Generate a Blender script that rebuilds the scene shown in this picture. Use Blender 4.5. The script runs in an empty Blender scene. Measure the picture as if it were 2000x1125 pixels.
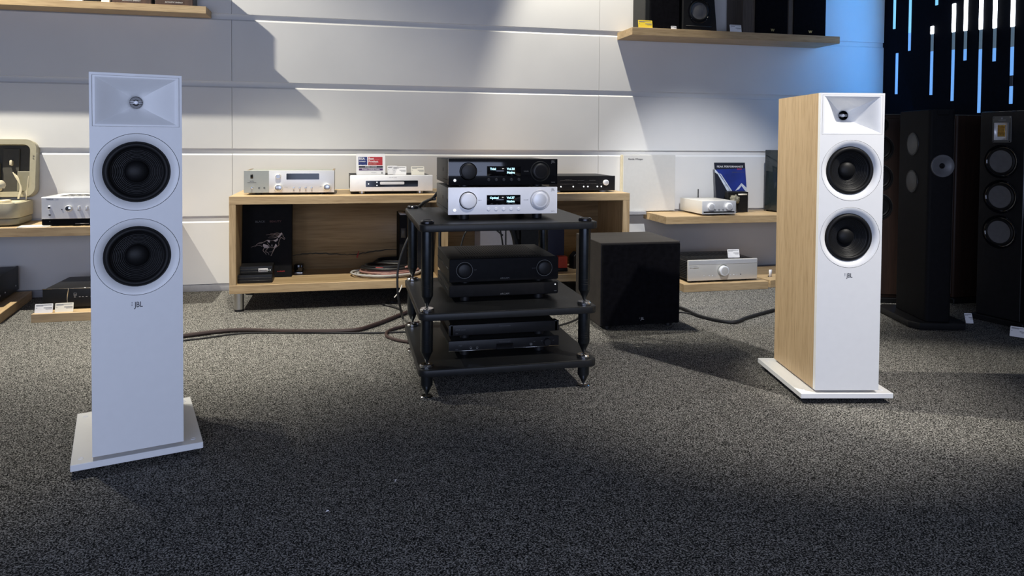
import bpy, bmesh, math, random
from mathutils import Matrix, Vector, Quaternion
random.seed(7)
S = bpy.context.scene
COL = S.collection
PI = math.pi
R = math.radians

# ------------------------------------------------------------------ camera
def cam_basis(psi, p, r):
    F = Vector((math.sin(psi)*math.cos(p), math.cos(psi)*math.cos(p), -math.sin(p)))
    R0 = Vector((math.cos(psi), -math.sin(psi), 0)); U0 = R0.cross(F)
    return F, R0*math.cos(r)+U0*math.sin(r), -R0*math.sin(r)+U0*math.cos(r)
CAM_H = .955
F_, R_, U_ = cam_basis(R(12.9), R(1.6627), R(.447))
cd = bpy.data.cameras.new('camera')
cd.sensor_fit = 'HORIZONTAL'; cd.sensor_width = 36
cd.lens = 1400*36/2000
cd.shift_y = -(562.5-316.56)/2000
cd.clip_start = .05
cam = bpy.data.objects.new('camera', cd); COL.objects.link(cam)
cam.matrix_world = Matrix(((R_.x, U_.x, -F_.x, 0), (R_.y, U_.y, -F_.y, 0), (R_.z, U_.z, -F_.z, CAM_H), (0, 0, 0, 1)))
S.camera = cam

# ------------------------------------------------------------------ light
S.view_settings.view_transform = 'Standard'
S.view_settings.look = 'None'
S.view_settings.gamma = 1
S.view_settings.use_curve_mapping = False
S.view_settings.exposure = 0
w = bpy.data.worlds.new('showroom'); S.world = w; w.use_nodes = True
w.node_tree.nodes['Background'].inputs[0].default_value = (.62, .72, 1, 1)
w.node_tree.nodes['Background'].inputs[1].default_value = .06

def spot(name, loc, to, power, col, angle, blend=.5, rad=.03):
    l = bpy.data.lights.new(name, 'SPOT'); l.energy = power; l.color = col
    l.spot_size = R(angle); l.spot_blend = blend; l.shadow_soft_size = rad
    o = bpy.data.objects.new(name, l); COL.objects.link(o); o.location = loc
    o.rotation_euler = (Vector(to)-Vector(loc)).to_track_quat('-Z', 'Y').to_euler()
    return o
def area(name, loc, to, power, col, sx, sy):
    l = bpy.data.lights.new(name, 'AREA'); l.shape = 'RECTANGLE'; l.size = sx; l.size_y = sy
    l.energy = power; l.color = col
    o = bpy.data.objects.new(name, l); COL.objects.link(o); o.location = loc
    o.rotation_euler = (Vector(to)-Vector(loc)).to_track_quat('-Z', 'Y').to_euler()
    return o
WARM = (1, .95, .82)
# warm track spots along the display wall
spot('wall_spot', (-2.63, 4.11, 3.4), (-.9, 4.6, .8), 800, WARM, 66, .6, .02)
spot('wall_spot', (-1.30, 2.95, 3.4), (-1.15, 3.05, 0), 250, WARM, 46, 1.0, .03)
spot('wall_spot', (1.30, 4.25, 3.4), (1.95, 4.5, 0), 330, WARM, 54, .5, .02)
spot('wall_spot', (-.30, 2.55, 3.4), (-.25, 4.02, .2), 500, WARM, 46, 1.0, .03)
spot('wall_spot', (1.60, 2.20, 3.1), (2.48, 4.40, .16), 390, (.94, .96, 1), 38, .6, .04)
# spots over the demo area: right of the camera, above the camera, and on the track left of the rack
spot('demo_spot', (2.47, .93, 3.05), (1.74, 2.40, .5), 450, (1, .95, .88), 38, .9, .03)
spot('demo_spot', (.95, .85, 3.05), (.60, 2.75, .74), 190, (1, .97, .93), 19, .7, .03)  # added to brighten the silver amplifier on the rack
spot('demo_spot', (-.20, 3.20, 3.3), (1.76, 2.52, .72), 560, WARM, 21, .6, .03)
# cool fill panel added unseen behind the camera to light the fronts
area('front_fill', (-.6, -1.6, 1.05), (-.3, 3, 1.05), 108, (.60, .70, 1), 4.2, 1.9)
# blue accent strip at the corner of the slotted wall
area('accent_strip', (3.98, 4.42, 1.6), (3.0, 4.72, 1.5), 8, (.05, .36, 1), .06, 1.9)

# ------------------------------------------------------------------ materials
MATS = {}
def mat(name, col, rough=.5, metal=0, var=.06, vscale=40, bump=0, bscale=300, spec=.5, coat=0, emit=None, estr=0, stretch=None):
    if name in MATS: return MATS[name]
    m = bpy.data.materials.new(name); m.use_nodes = True
    nt = m.node_tree; b = nt.nodes['Principled BSDF']; L = nt.links
    tc = nt.nodes.new('ShaderNodeTexCoord'); mp = nt.nodes.new('ShaderNodeMapping')
    L.new(tc.outputs['Object'], mp.inputs[0])
    if stretch: mp.inputs['Scale'].default_value = stretch
    n = nt.nodes.new('ShaderNodeTexNoise'); n.inputs['Scale'].default_value = vscale; n.inputs['Detail'].default_value = 3
    L.new(mp.outputs[0], n.inputs['Vector'])
    rp = nt.nodes.new('ShaderNodeValToRGB')
    rp.color_ramp.elements[0].position = .3; rp.color_ramp.elements[1].position = .7
    rp.color_ramp.elements[0].color = tuple(max(0, c*(1-var)) for c in col)+(1,)
    rp.color_ramp.elements[1].color = tuple(min(1, c*(1+var)) for c in col)+(1,)
    L.new(n.outputs['Fac'], rp.inputs[0]); L.new(rp.outputs[0], b.inputs['Base Color'])
    b.inputs['Roughness'].default_value = rough; b.inputs['Metallic'].default_value = metal
    b.inputs['Specular IOR Level'].default_value = spec; b.inputs['Coat Weight'].default_value = coat
    if emit:
        b.inputs['Emission Color'].default_value = tuple(emit)+(1,); b.inputs['Emission Strength'].default_value = estr
    if bump:
        n2 = nt.nodes.new('ShaderNodeTexNoise'); n2.inputs['Scale'].default_value = bscale; n2.inputs['Detail'].default_value = 2
        L.new(mp.outputs[0], n2.inputs['Vector'])
        bp = nt.nodes.new('ShaderNodeBump'); bp.inputs['Strength'].default_value = bump; bp.inputs['Distance'].default_value = .002
        L.new(n2.outputs['Fac'], bp.inputs['Height']); L.new(bp.outputs[0], b.inputs['Normal'])
    MATS[name] = m
    return m

def wood(name, c0, c1, axis='x', scale=1.0, rough=.5, crack=False):
    m = bpy.data.materials.new(name); m.use_nodes = True
    nt = m.node_tree; b = nt.nodes['Principled BSDF']; L = nt.links
    tc = nt.nodes.new('ShaderNodeTexCoord'); mp = nt.nodes.new('ShaderNodeMapping')
    s = {'x': (1.5, 26, 26), 'y': (26, 1.5, 26), 'z': (26, 26, 1.5)}[axis]
    mp.inputs['Scale'].default_value = tuple(v*scale for v in s)
    L.new(tc.outputs['Object'], mp.inputs[0])
    n = nt.nodes.new('ShaderNodeTexNoise'); n.inputs['Scale'].default_value = 1; n.inputs['Detail'].default_value = 6
    n.inputs['Roughness'].default_value = .62; n.inputs['Distortion'].default_value = .9
    L.new(mp.outputs[0], n.inputs['Vector'])
    rp = nt.nodes.new('ShaderNodeValToRGB')
    e = rp.color_ramp.elements; e[0].position = .28; e[1].position = .72
    e[0].color = tuple(c0)+(1,); e[1].color = tuple(c1)+(1,)
    L.new(n.outputs['Fac'], rp.inputs[0])
    # fine pores
    mp2 = nt.nodes.new('ShaderNodeMapping'); mp2.inputs['Scale'].default_value = tuple(v*scale*7 for v in s)
    L.new(tc.outputs['Object'], mp2.inputs[0])
    n2 = nt.nodes.new('ShaderNodeTexNoise'); n2.inputs['Scale'].default_value = 1; n2.inputs['Detail'].default_value = 2
    L.new(mp2.outputs[0], n2.inputs['Vector'])
    rp2 = nt.nodes.new('ShaderNodeValToRGB'); e = rp2.color_ramp.elements
    e[0].position = .25; e[0].color = (.72, .68, .62, 1); e[1].position = .5; e[1].color = (1, 1, 1, 1)
    L.new(n2.outputs['Fac'], rp2.inputs[0])
    mx = nt.nodes.new('ShaderNodeMix'); mx.data_type = 'RGBA'; mx.blend_type = 'MULTIPLY'; mx.inputs[0].default_value = 1
    L.new(rp.outputs[0], mx.inputs[6]); L.new(rp2.outputs[0], mx.inputs[7])
    L.new(mx.outputs[2], b.inputs['Base Color'])
    b.inputs['Roughness'].default_value = rough
    bp = nt.nodes.new('ShaderNodeBump'); bp.inputs['Strength'].default_value = .12; bp.inputs['Distance'].default_value = .001
    L.new(n2.outputs['Fac'], bp.inputs['Height']); L.new(bp.outputs[0], b.inputs['Normal'])
    MATS[name] = m
    return m

def carpet_mat():
    m = bpy.data.materials.new('carpet'); m.use_nodes = True
    nt = m.node_tree; b = nt.nodes['Principled BSDF']; L = nt.links
    tc = nt.nodes.new('ShaderNodeTexCoord')
    def noise(sc, det, dist):
        n = nt.nodes.new('ShaderNodeTexNoise'); n.inputs['Scale'].default_value = sc; n.inputs['Detail'].default_value = det
        n.inputs['Distortion'].default_value = dist; n.inputs['Roughness'].default_value = .65
        L.new(tc.outputs['Object'], n.inputs['Vector']); return n
    def math_(op, x, v=None, y=None):
        q = nt.nodes.new('ShaderNodeMath'); q.operation = op; L.new(x, q.inputs[0])
        if y is not None: L.new(y, q.inputs[1])
        elif v is not None: q.inputs[1].default_value = v
        return q.outputs[0]
    # curled yarn: bright thin iso-lines of two distorted noises on a dark ground
    n1 = noise(72, 1, 1.6); n2 = noise(118, 1, 1.2); n3 = noise(210, 1, 0); n4 = noise(38, 2, 0)
    r1 = math_('ABSOLUTE', math_('SUBTRACT', n1.outputs['Fac'], .5)); r2 = math_('ABSOLUTE', math_('SUBTRACT', n2.outputs['Fac'], .5))
    r = math_('MINIMUM', r1, y=r2)
    r = math_('ADD', r, y=math_('MULTIPLY', math_('SUBTRACT', n3.outputs['Fac'], .5), -.30))
    r = math_('ADD', r, y=math_('MULTIPLY', math_('SUBTRACT', n4.outputs['Fac'], .5), -.05))
    rp = nt.nodes.new('ShaderNodeValToRGB'); e = rp.color_ramp.elements
    e[0].position = 0; e[0].color = (.37, .358, .335, 1)
    e[1].position = .11; e[1].color = (.005, .0050, .0048, 1)
    k = e.new(.035); k.color = (.047, .0455, .042, 1)
    L.new(r, rp.inputs[0]); L.new(rp.outputs[0], b.inputs['Base Color'])
    b.inputs['Roughness'].default_value = .95; b.inputs['Specular IOR Level'].default_value = .1
    bp = nt.nodes.new('ShaderNodeBump'); bp.inputs['Strength'].default_value = .6; bp.inputs['Distance'].default_value = -.006
    L.new(r, bp.inputs['Height']); L.new(bp.outputs[0], b.inputs['Normal'])
    MATS['carpet'] = m
    return m

mat('white_satin', (.80, .80, .79), .42, var=.01, bump=.05, bscale=900)
mat('white_trim', (.80, .80, .79), .35, var=.01)
mat('wall_white', (.72, .71, .69), .6, var=.02, vscale=4, bump=.06, bscale=500)
mat('base_grey', (.34, .34, .36), .6)
mat('black_plastic', (.008, .008, .009), .45, var=.2, spec=.3)
mat('black_matte', (.005, .005, .006), .7, var=.2, bump=.1, spec=.15)
mat('black_gloss', (.004, .004, .005), .08, var=.1)
mat('black_cloth', (.0045, .0045, .006), .95, var=.3, bump=.2, bscale=1500, spec=.05)
mat('rubber', (.006, .006, .0065), .5, var=.1, spec=.22)
mat('cone_black', (.006, .006, .0065), .5, var=.15, spec=.25)
mat('cone_grey', (.11, .11, .115), .38, .1, var=.1)
mat('cone_dim', (.030, .031, .032), .45, 0, var=.1)
mat('shelf_black', (.012, .0125, .013), .42, var=.15, bump=.06, bscale=700, spec=.3)
mat('post_metal', (.045, .05, .055), .28, .9, var=.15)
mat('spike_metal', (.05, .05, .055), .25, .9)
mat('chrome', (.75, .75, .76), .12, 1, var=.03)
mat('steel', (.55, .54, .52), .28, 1, var=.08, stretch=(1, 1, 30))
mat('silver', (.70, .70, .71), .40, .35, var=.03, vscale=60, stretch=(1, 30, 30))
mat('silver_paint', (.82, .82, .84), .45, .1, var=.02)
mat('silver_warm', (.70, .68, .64), .40, .35, var=.03, vscale=60, stretch=(1, 30, 30))
mat('silver_green', (.36, .37, .33), .40, .35, var=.04, vscale=60, stretch=(1, 30, 30))
mat('grey_case', (.10, .10, .095), .5, .3, var=.08)
mat('grey_dark', (.018, .019, .019), .5, .2, var=.1, spec=.3)
mat('screen_black', (.003, .003, .004), .12, var=.05)
mat('vent_black', (.004, .004, .004), .9)
mat('paper_white', (.80, .79, .80), .7, var=.02)
mat('paper_cream', (.80, .76, .66), .7, var=.02)
mat('paper_yellow', (.80, .58, .04), .7, var=.03)
mat('print_grey', (.25, .25, .26), .7)
mat('print_dark', (.04, .04, .045), .7)
mat('print_white', (.75, .75, .76), .6)
mat('print_dim', (.11, .11, .115), .6)
mat('print_red', (.45, .03, .03), .6)
mat('print_dim_red', (.10, .035, .03), .6)
mat('award_red', (.42, .02, .03), .6, var=.05)
mat('award_blue', (.012, .025, .15), .6, var=.1)
mat('award_purple', (.06, .015, .10), .6)
mat('poster_blue', (.012, .03, .22), .5, var=.35, vscale=6)
mat('poster_snow', (.55, .60, .68), .6, var=.2)
mat('poster_black', (.008, .010, .02), .5)
mat('beige_shell', (.40, .36, .25), .5, var=.05)
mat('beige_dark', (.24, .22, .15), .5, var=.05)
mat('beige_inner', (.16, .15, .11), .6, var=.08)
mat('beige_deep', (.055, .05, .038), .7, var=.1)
mat('cream', (.68, .60, .42), .45, var=.05)
mat('board_white', (.62, .61, .58), .6, var=.02)
mat('gold_foil', (.75, .45, .10), .4, .6, var=.25, vscale=120)
mat('gold_mark', (.55, .45, .22), .35, .7)
mat('horse_bronze', (.42, .33, .29), .5, .3, var=.3, vscale=30)
mat('slot_wall', (.004, .005, .009), .9, var=.2, spec=.08)
mat('cable_black', (.010, .010, .011), .5)
mat('cable_brown', (.030, .016, .014), .55)
mat('cable_white', (.55, .53, .50), .5)
mat('cable_red', (.35, .03, .025), .5)
mat('cable_pink', (.42, .22, .18), .5)
mat('red_box', (.50, .05, .02), .5)
mat('navy', (.010, .012, .035), .5)
mat('smoked_glass', (.015, .022, .026), .06, var=.05)
mat('glow_cyan', (.5, .8, .9), .5, emit=(.45, .85, 1), estr=1.6)
mat('glow_white', (.9, .9, .9), .5, emit=(.85, .95, 1), estr=1.2)
mat('led_tube', (.9, .95, 1), .4, emit=(.92, .97, 1), estr=6)
mat('slot_glow_blue', (.2, .4, .9), .4, emit=(.13, .34, .72), estr=1.0)
mat('slot_glow_cyan', (.3, .6, .8), .4, emit=(.20, .56, .80), estr=1.0)
mat('led_clear', (.10, .13, .16), .3, emit=(.10, .16, .22), estr=.6)
mat('led_off', (.02, .03, .045), .3)
wood('oak', (.37, .25, .125), (.60, .44, .25), 'x')
wood('oak_side', (.37, .25, .125), (.60, .44, .25), 'z')
wood('oak_back', (.28, .185, .09), (.56, .40, .21), 'x', .45)
wood('oak_depth', (.37, .25, .125), (.60, .44, .25), 'y')
wood('oak_dim', (.17, .12, .065), (.30, .215, .125), 'x')
wood('oak_speaker', (.44, .31, .175), (.56, .41, .245), 'z', 1.15)
wood('walnut', (.030, .016, .010), (.075, .040, .025), 'z')
wood('walnut_grey', (.05, .038, .03), (.10, .078, .062), 'z')
wood('brown_front', (.022, .011, .007), (.048, .024, .015), 'z')
wood('sub_top', (.012, .009, .008), (.027, .022, .0195), 'x', .8, .75)
carpet_mat()

# ------------------------------------------------------------------ mesh helpers
class M:
    def __init__(s): s.bm = bmesh.new()
    def box(s, x0, x1, y0, y1, z0, z1, bev=0, seg=2, mtx=None):
        bm = s.bm
        v = [bm.verts.new(p) for p in ((x0,y0,z0),(x1,y0,z0),(x1,y1,z0),(x0,y1,z0),(x0,y0,z1),(x1,y0,z1),(x1,y1,z1),(x0,y1,z1))]
        f = [bm.faces.new([v[i] for i in q]) for q in ((3,2,1,0),(4,5,6,7),(0,1,5,4),(1,2,6,5),(2,3,7,6),(3,0,4,7))]
        if mtx is not None: bmesh.ops.transform(bm, matrix=mtx, verts=v)
        if bev:
            es = list({e for q in f for e in q.edges})
            bmesh.ops.bevel(bm, geom=es, offset=bev, segments=seg, profile=.5, affect='EDGES')
        return s
    def prism(s, pts, a0, a1, axis='z', bev=0, seg=2, only=None):
        """pts: 2-D outline; extruded along axis from a0 to a1. axis y -> pts are (x,z); x -> (y,z); z -> (x,y)"""
        bm = s.bm
        def P(u, v, a): return {'z': (u, v, a), 'y': (u, a, v), 'x': (a, u, v)}[axis]
        A = [bm.verts.new(P(u, v, a0)) for u, v in pts]; B = [bm.verts.new(P(u, v, a1)) for u, v in pts]
        n = len(pts); fs = [bm.faces.new(A), bm.faces.new(B)]
        for i in range(n): fs.append(bm.faces.new((A[i], A[(i+1) % n], B[(i+1) % n], B[i])))
        bmesh.ops.recalc_face_normals(bm, faces=fs)
        if bev:
            es = list(fs[0].edges)+list(fs[1].edges)
            bmesh.ops.bevel(bm, geom=es, offset=bev, segments=seg, profile=.5, affect='EDGES')
        return s
    def lathe(s, prof, c, axis='z', n=40, caps=True):
        """prof: list (r, a); a measured along +axis from c"""
        bm = s.bm; c = Vector(c); rings = []
        for r, a in prof:
            ring = []
            if r < 1e-6:
                ring = [bm.verts.new(c+{'z': Vector((0,0,a)), 'y': Vector((0,a,0)), 'x': Vector((a,0,0))}[axis])]
            else:
                for i in range(n):
                    t = 2*PI*i/n; u, v = r*math.cos(t), r*math.sin(t)
                    ring.append(bm.verts.new(c+{'z': Vector((u,v,a)), 'y': Vector((u,a,v)), 'x': Vector((a,u,v))}[axis]))
            rings.append(ring)
        fs = []
        for A, B in zip(rings, rings[1:]):
            if len(A) == 1 and len(B) == 1: continue
            for i in range(n):
                j = (i+1) % n
                if len(A) == 1: fs.append(bm.faces.new((A[0], B[i], B[j])))
                elif len(B) == 1: fs.append(bm.faces.new((A[i], A[j], B[0])))
                else: fs.append(bm.faces.new((A[i], A[j], B[j], B[i])))
        if caps:
            for ring in (rings[0], rings[-1]):
                if len(ring) > 1: fs.append(bm.faces.new(ring))
        bmesh.ops.recalc_face_normals(bm, faces=fs)
        return s
    def cyl(s, c, r, h, axis='z', n=32, bev=0):
        if bev: return s.lathe([(r-bev, 0), (r, bev), (r, h-bev), (r-bev, h)], c, axis, n)
        return s.lathe([(r, 0), (r, h)], c, axis, n)
    def tube(s, pts, r, n=8, sub=6, closed=False):
        P = [Vector(p) for p in pts]; Q = []
        m = len(P)
        if m == 2 or sub <= 1: Q = P
        else:
            for i in range(m-1):
                p0, p1, p2, p3 = P[max(i-1, 0)], P[i], P[i+1], P[min(i+2, m-1)]
                for k in range(sub):
                    t = k/sub
                    Q.append(.5*((2*p1)+(p2-p0)*t+(2*p0-5*p1+4*p2-p3)*t*t+(-p0+3*p1-3*p2+p3)*t*t*t))
            Q.append(P[-1])
        bm = s.bm; rings = []; up = None
        for i, q in enumerate(Q):
            d = (Q[min(i+1, len(Q)-1)]-Q[max(i-1, 0)])
            if d.length < 1e-9: d = Vector((0, 0, 1))
            d.normalize()
            if up is None: up = d.orthogonal().normalized()
            up = (up-d*up.dot(d))
            if up.length < 1e-6: up = d.orthogonal()
            up.normalize(); sd = d.cross(up)
            rr = r(i/(len(Q)-1)) if callable(r) else r
            rings.append([bm.verts.new(q+up*rr*math.cos(2*PI*k/n)+sd*rr*math.sin(2*PI*k/n)) for k in range(n)])
        fs = []
        for A, B in zip(rings, rings[1:]):
            for k in range(n): fs.append(bm.faces.new((A[k], A[(k+1) % n], B[(k+1) % n], B[k])))
        fs.append(bm.faces.new(rings[0])); fs.append(bm.faces.new(rings[-1]))
        bmesh.ops.recalc_face_normals(bm, faces=fs)
        return s
    def quad(s, *p): s.bm.faces.new([s.bm.verts.new(q) for q in p]); return s
    def xf(s, mtx): bmesh.ops.transform(s.bm, matrix=mtx, verts=s.bm.verts[:]); return s
    def build(s, name, m, parent=None, smooth=True, sharp=.55):
        me = bpy.data.meshes.new(name)
        if smooth:
            for f in s.bm.faces: f.smooth = True
            for e in s.bm.edges:
                if len(e.link_faces) == 2 and e.calc_face_angle(0) > sharp: e.smooth = False
        s.bm.to_mesh(me); s.bm.free()
        me.materials.append(MATS[m] if isinstance(m, str) else m)
        o = bpy.data.objects.new(name, me); COL.objects.link(o)
        if parent: o.parent = parent
        return o

def rrect(x0, x1, y0, y1, r, n=6):
    pts = []
    for cx, cy, a in ((x1-r, y1-r, 0), (x0+r, y1-r, 90), (x0+r, y0+r, 180), (x1-r, y0+r, 270)):
        for k in range(n+1):
            t = R(a+90*k/n); pts.append((cx+r*math.cos(t), cy+r*math.sin(t)))
    return pts

def tag(o, label=None, cat=None, group=None, kind=None):
    if label: o['label'] = label
    if cat: o['category'] = cat
    if group: o['group'] = group
    if kind: o['kind'] = kind
    return o
def thing(name, label, cat, loc=(0, 0, 0), rz=0, group=None):
    o = bpy.data.objects.new(name, None); COL.objects.link(o); o.empty_display_size = .05
    o.location = loc; o.rotation_euler = (0, 0, R(rz))
    return tag(o, label, cat, group)
def copy_thing(o, loc, rz, label):
    c = o.copy(); COL.objects.link(c); c.location = loc; c.rotation_euler = (0, 0, R(rz)); c['label'] = label
    def rec(a, b):
        for ch in list(a.children):
            d = ch.copy(); COL.objects.link(d); d.parent = b; d.matrix_parent_inverse = ch.matrix_parent_inverse.copy()
            rec(ch, d)
    rec(o, c)
    return c
def txt(s, size, m, parent, loc, name='lettering', align='CENTER', rot=(90, 0, 0), sx=1, depth=.0003, bold=0):
    c = bpy.data.curves.new(name, 'FONT'); c.body = s; c.size = size; c.align_x = align; c.align_y = 'CENTER'
    c.extrude = depth; c.offset = bold; c.resolution_u = 2
    t = bpy.data.objects.new('tmp_text', c); COL.objects.link(t)
    bpy.context.view_layer.update()
    me = bpy.data.meshes.new_from_object(t)
    bpy.data.objects.remove(t); bpy.data.curves.remove(c)
    me.transform(Matrix.Translation(loc) @ Matrix.Rotation(R(rot[2]), 4, 'Z') @ Matrix.Rotation(R(rot[0]), 4, 'X') @ Matrix.Diagonal((sx, 1, 1, 1)))
    me.materials.clear(); me.materials.append(MATS[m]); me.name = name
    o = bpy.data.objects.new(name, me); COL.objects.link(o); o.parent = parent
    return o
def lines(m, x0, x1, y, zs, h=.0012):
    for z, a, b in zs: m.box(x0+(x1-x0)*a, x0+(x1-x0)*b, y-.0004, y, z-h/2, z+h/2)
    return m

# ------------------------------------------------------------------ the room
WY = 4.775                                      # face of the display wall
tag(M().box(-6, 4.2, -3, 4.95, -.05, 0).build('floor', 'carpet', smooth=False), kind='structure')
wall = tag(M().box(-3.2, 4.2, WY+.012, WY+.12, 0, 3.02).build('wall_back', 'wall_white', smooth=False), kind='structure')
JZ = [.047, .474, .8965, 1.317, 1.736, 2.156, 2.576, 2.996]
SX = [-3.13, -.708, 1.715, 4.03]
for i in range(3):
    for j in range(len(JZ)-1):
        x0, x1, z0, z1 = SX[i]+.0012, SX[i+1]-.0012, JZ[j], JZ[j+1]-.036
        # flat board whose top edge is chamfered back into the groove
        prof = [(WY, z0), (WY, z1-.006), (WY+.009, z1+.003), (WY+.0125, z1+.003), (WY+.0125, z0)]
        M().prism(prof, x0, x1, 'x').build('panel', 'wall_white', wall)
tag(M().box(-3.13, 4.02, WY+.003, WY+.012, 0, .044, .002).build('baseboard_back', 'base_grey'), kind='structure')

# black wall with light slots
XR = 4.03
wr = tag(M().box(XR, XR+.12, 2.0, WY+.02, 0, 3.02).build('wall_right', 'slot_wall', smooth=False), kind='structure')
def slot(Y, segs, label):
    """segs: (z0, z1, part name, material); glowing strips put on the black wall in place of cut slots"""
    t = thing('light_slot', label, 'light strip', (XR, Y, segs[-1][0]), 0, 'vertical light strips on the black wall')
    zb = segs[-1][0]
    for z0, z1, nm, mm in segs:
        lit = nm == 'lit_tube'
        hw = .0140 if lit else .0108
        M().box(-.010 if lit else -.006, 0, -hw, hw, z0-zb, z1-zb, .003 if lit else .001, 1).build(nm, mm, t)
B, CY, CL, LT = ('slot_glow', 'slot_glow_blue'), ('slot_glow', 'slot_glow_cyan'), ('clear_tube', 'led_clear'), ('lit_tube', 'led_tube')  # blue and cyan glow stands in for the lit wall behind the slots
slot(4.668, [(1.827, 2.25)+CY], 'short cyan light strip nearest the white wall corner, at the top')
slot(4.513, [(1.775, 2.3)+CY, (1.644, 1.775)+B], 'cyan and blue light strip second from the white wall corner')
slot(4.27, [(1.933, 2.4)+CY], 'cyan light strip of which only the lower tip shows at the top edge')
slot(4.633, [(1.333, 1.640)+B], 'lower short blue light strip beside the white wall')
slot(4.302, [(1.736, 1.791)+LT, (1.614, 1.736)+CL, (1.306, 1.614)+B], 'light strip with only a tiny white lit end and long blue tail')
slot(4.118, [(1.723, 1.916)+LT, (1.603, 1.723)+CL, (1.254, 1.603)+B], 'light strip with bright white top ending within view, long blue tail')
slot(4.021, [(1.717, 2.1)+LT, (1.595, 1.717)+CL, (1.520, 1.595)+B], 'thin light strip with a very short blue tail, third from right')
slot(3.902, [(1.708, 2.1)+LT, (1.580, 1.708)+CL, (1.165, 1.580)+B], 'light strip whose long blue tail reaches behind the black tower tops')
slot(3.798, [(1.701, 2.1)+LT, (1.574, 1.701)+CL, (1.490, 1.574)+B], 'second light strip from the right with short blue tail')
slot(3.671, [(1.691, 2.1)+LT, (1.566, 1.691)+CL, (1.389, 1.566)+B, (1.322, 1.389, 'dark_gap', 'led_off'), (1.213, 1.322)+B], 'rightmost light strip with a dark break in its blue tail')

# ------------------------------------------------------------------ wooden boards on the wall and floor
def shelf(name, label, x0, x1, y0, z0, z1, m='oak', cat='shelf', y1=WY):
    t = thing(name, label, cat, ((x0+x1)/2, y0, z0))
    hw = (x1-x0)/2
    M().box(-hw, hw, 0, y1-y0-.001, 0, z1-z0, .0015, 1).build('board', m, t)
    M().box(-hw+.0005, hw-.0005, -.0012, .0005, .0008, z1-z0-.0008, .0004, 1).build('edge_band', m, t)
    return t
shelf('wall_shelf', 'shallow oak wall shelf at upper left with boxed speakers on it', -3.0, -.826, 4.60, 1.702, 1.744)
shelf('wall_shelf', 'oak wall shelf at upper right carrying black speakers', 1.845, 3.43, 4.50, 1.672, 1.722)
shelf('wall_shelf', 'low oak wall shelf behind the left white tower speaker', -3.0, -1.02, 4.40, .412, .462)
shelf('wall_shelf', 'low oak wall shelf behind the right tower speaker', 2.06, 3.35, 4.395, .412, .462)
shelf('floor_plinth', 'oak floor plinth under the black amplifier with two price cards', -1.59, -.98, 4.125, 0, .045, cat='plinth', y1=4.66)
shelf('floor_plinth', 'oak floor plinth under the silver amplifier with big central knob', 2.09, 2.69, 4.185, 0, .050, cat='plinth', y1=4.70)
p = shelf('floor_plinth', 'oak floor plinth at the far left edge under the dark grey amplifier', -.30, .30, 0, 0, .05, cat='plinth', y1=.62)
p.location = (-1.777, 4.43, 0); p.rotation_euler = (0, 0, R(97.7))
p = shelf('floor_plinth', 'oak floor plinth mostly hidden behind the right tower speaker', -.3, .3, 0, 0, .05, cat='plinth', y1=.45)
p.location = (3.02, 4.26, 0); p.rotation_euler = (0, 0, R(9))

# low sideboard
def sideboard():
    x0, x1, y0, y1 = -.633, 1.70, 4.15, 4.70
    t = thing('sideboard', 'low open oak sideboard on steel legs behind the black rack', 'sideboard', (0, y0, 0))
    d = y1-y0
    M().box(x0, x1, 0, d, .596, .641, .0015, 1).build('top_board', 'oak', t)
    M().box(x0, x1, 0, d, .105, .151, .0015, 1).build('bottom_board', 'oak', t)
    M().box(x0, x0+.035, .001, d, .151, .596, .0012, 1).build('side_board', 'oak_side', t)
    M().box(x1-.045, x1, .001, d, .151, .596, .0012, 1).build('side_board', 'oak_side', t)
    M().box(.515, .572, .003, d-.02, .151, .596, .0012, 1).build('divider', 'oak_side', t)
    bk = M().box(x0+.035, x1-.045, d-.10, d-.085, .151, .596).build('back_board', 'oak_back', t)
    # split in the rustic oak of the back board
    pts = []
    for k in range(60):
        x = -.34+k*.016
        pts.append((x, d-.1005, .238+.022*(k/60)+.010*math.sin(k*.21)+random.uniform(-.003, .003)))
    M().tube(pts, lambda u: .0018+.0024*abs(math.sin(u*9)), 5, 1).build('wood_split', 'beige_deep', bk)
    for lx in (x0+.045, .54, x1-.045):
        for ly in (.045, d-.06):
            lg = M().cyl((lx, ly, .012), .025, .093, 'z', 28, .001).build('leg', 'steel', t)
            M().cyl((lx, ly, 0), .026, .0125, 'z', 28, .001).build('foot_cap', 'black_plastic', lg)
    return t
sideboard()

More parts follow.
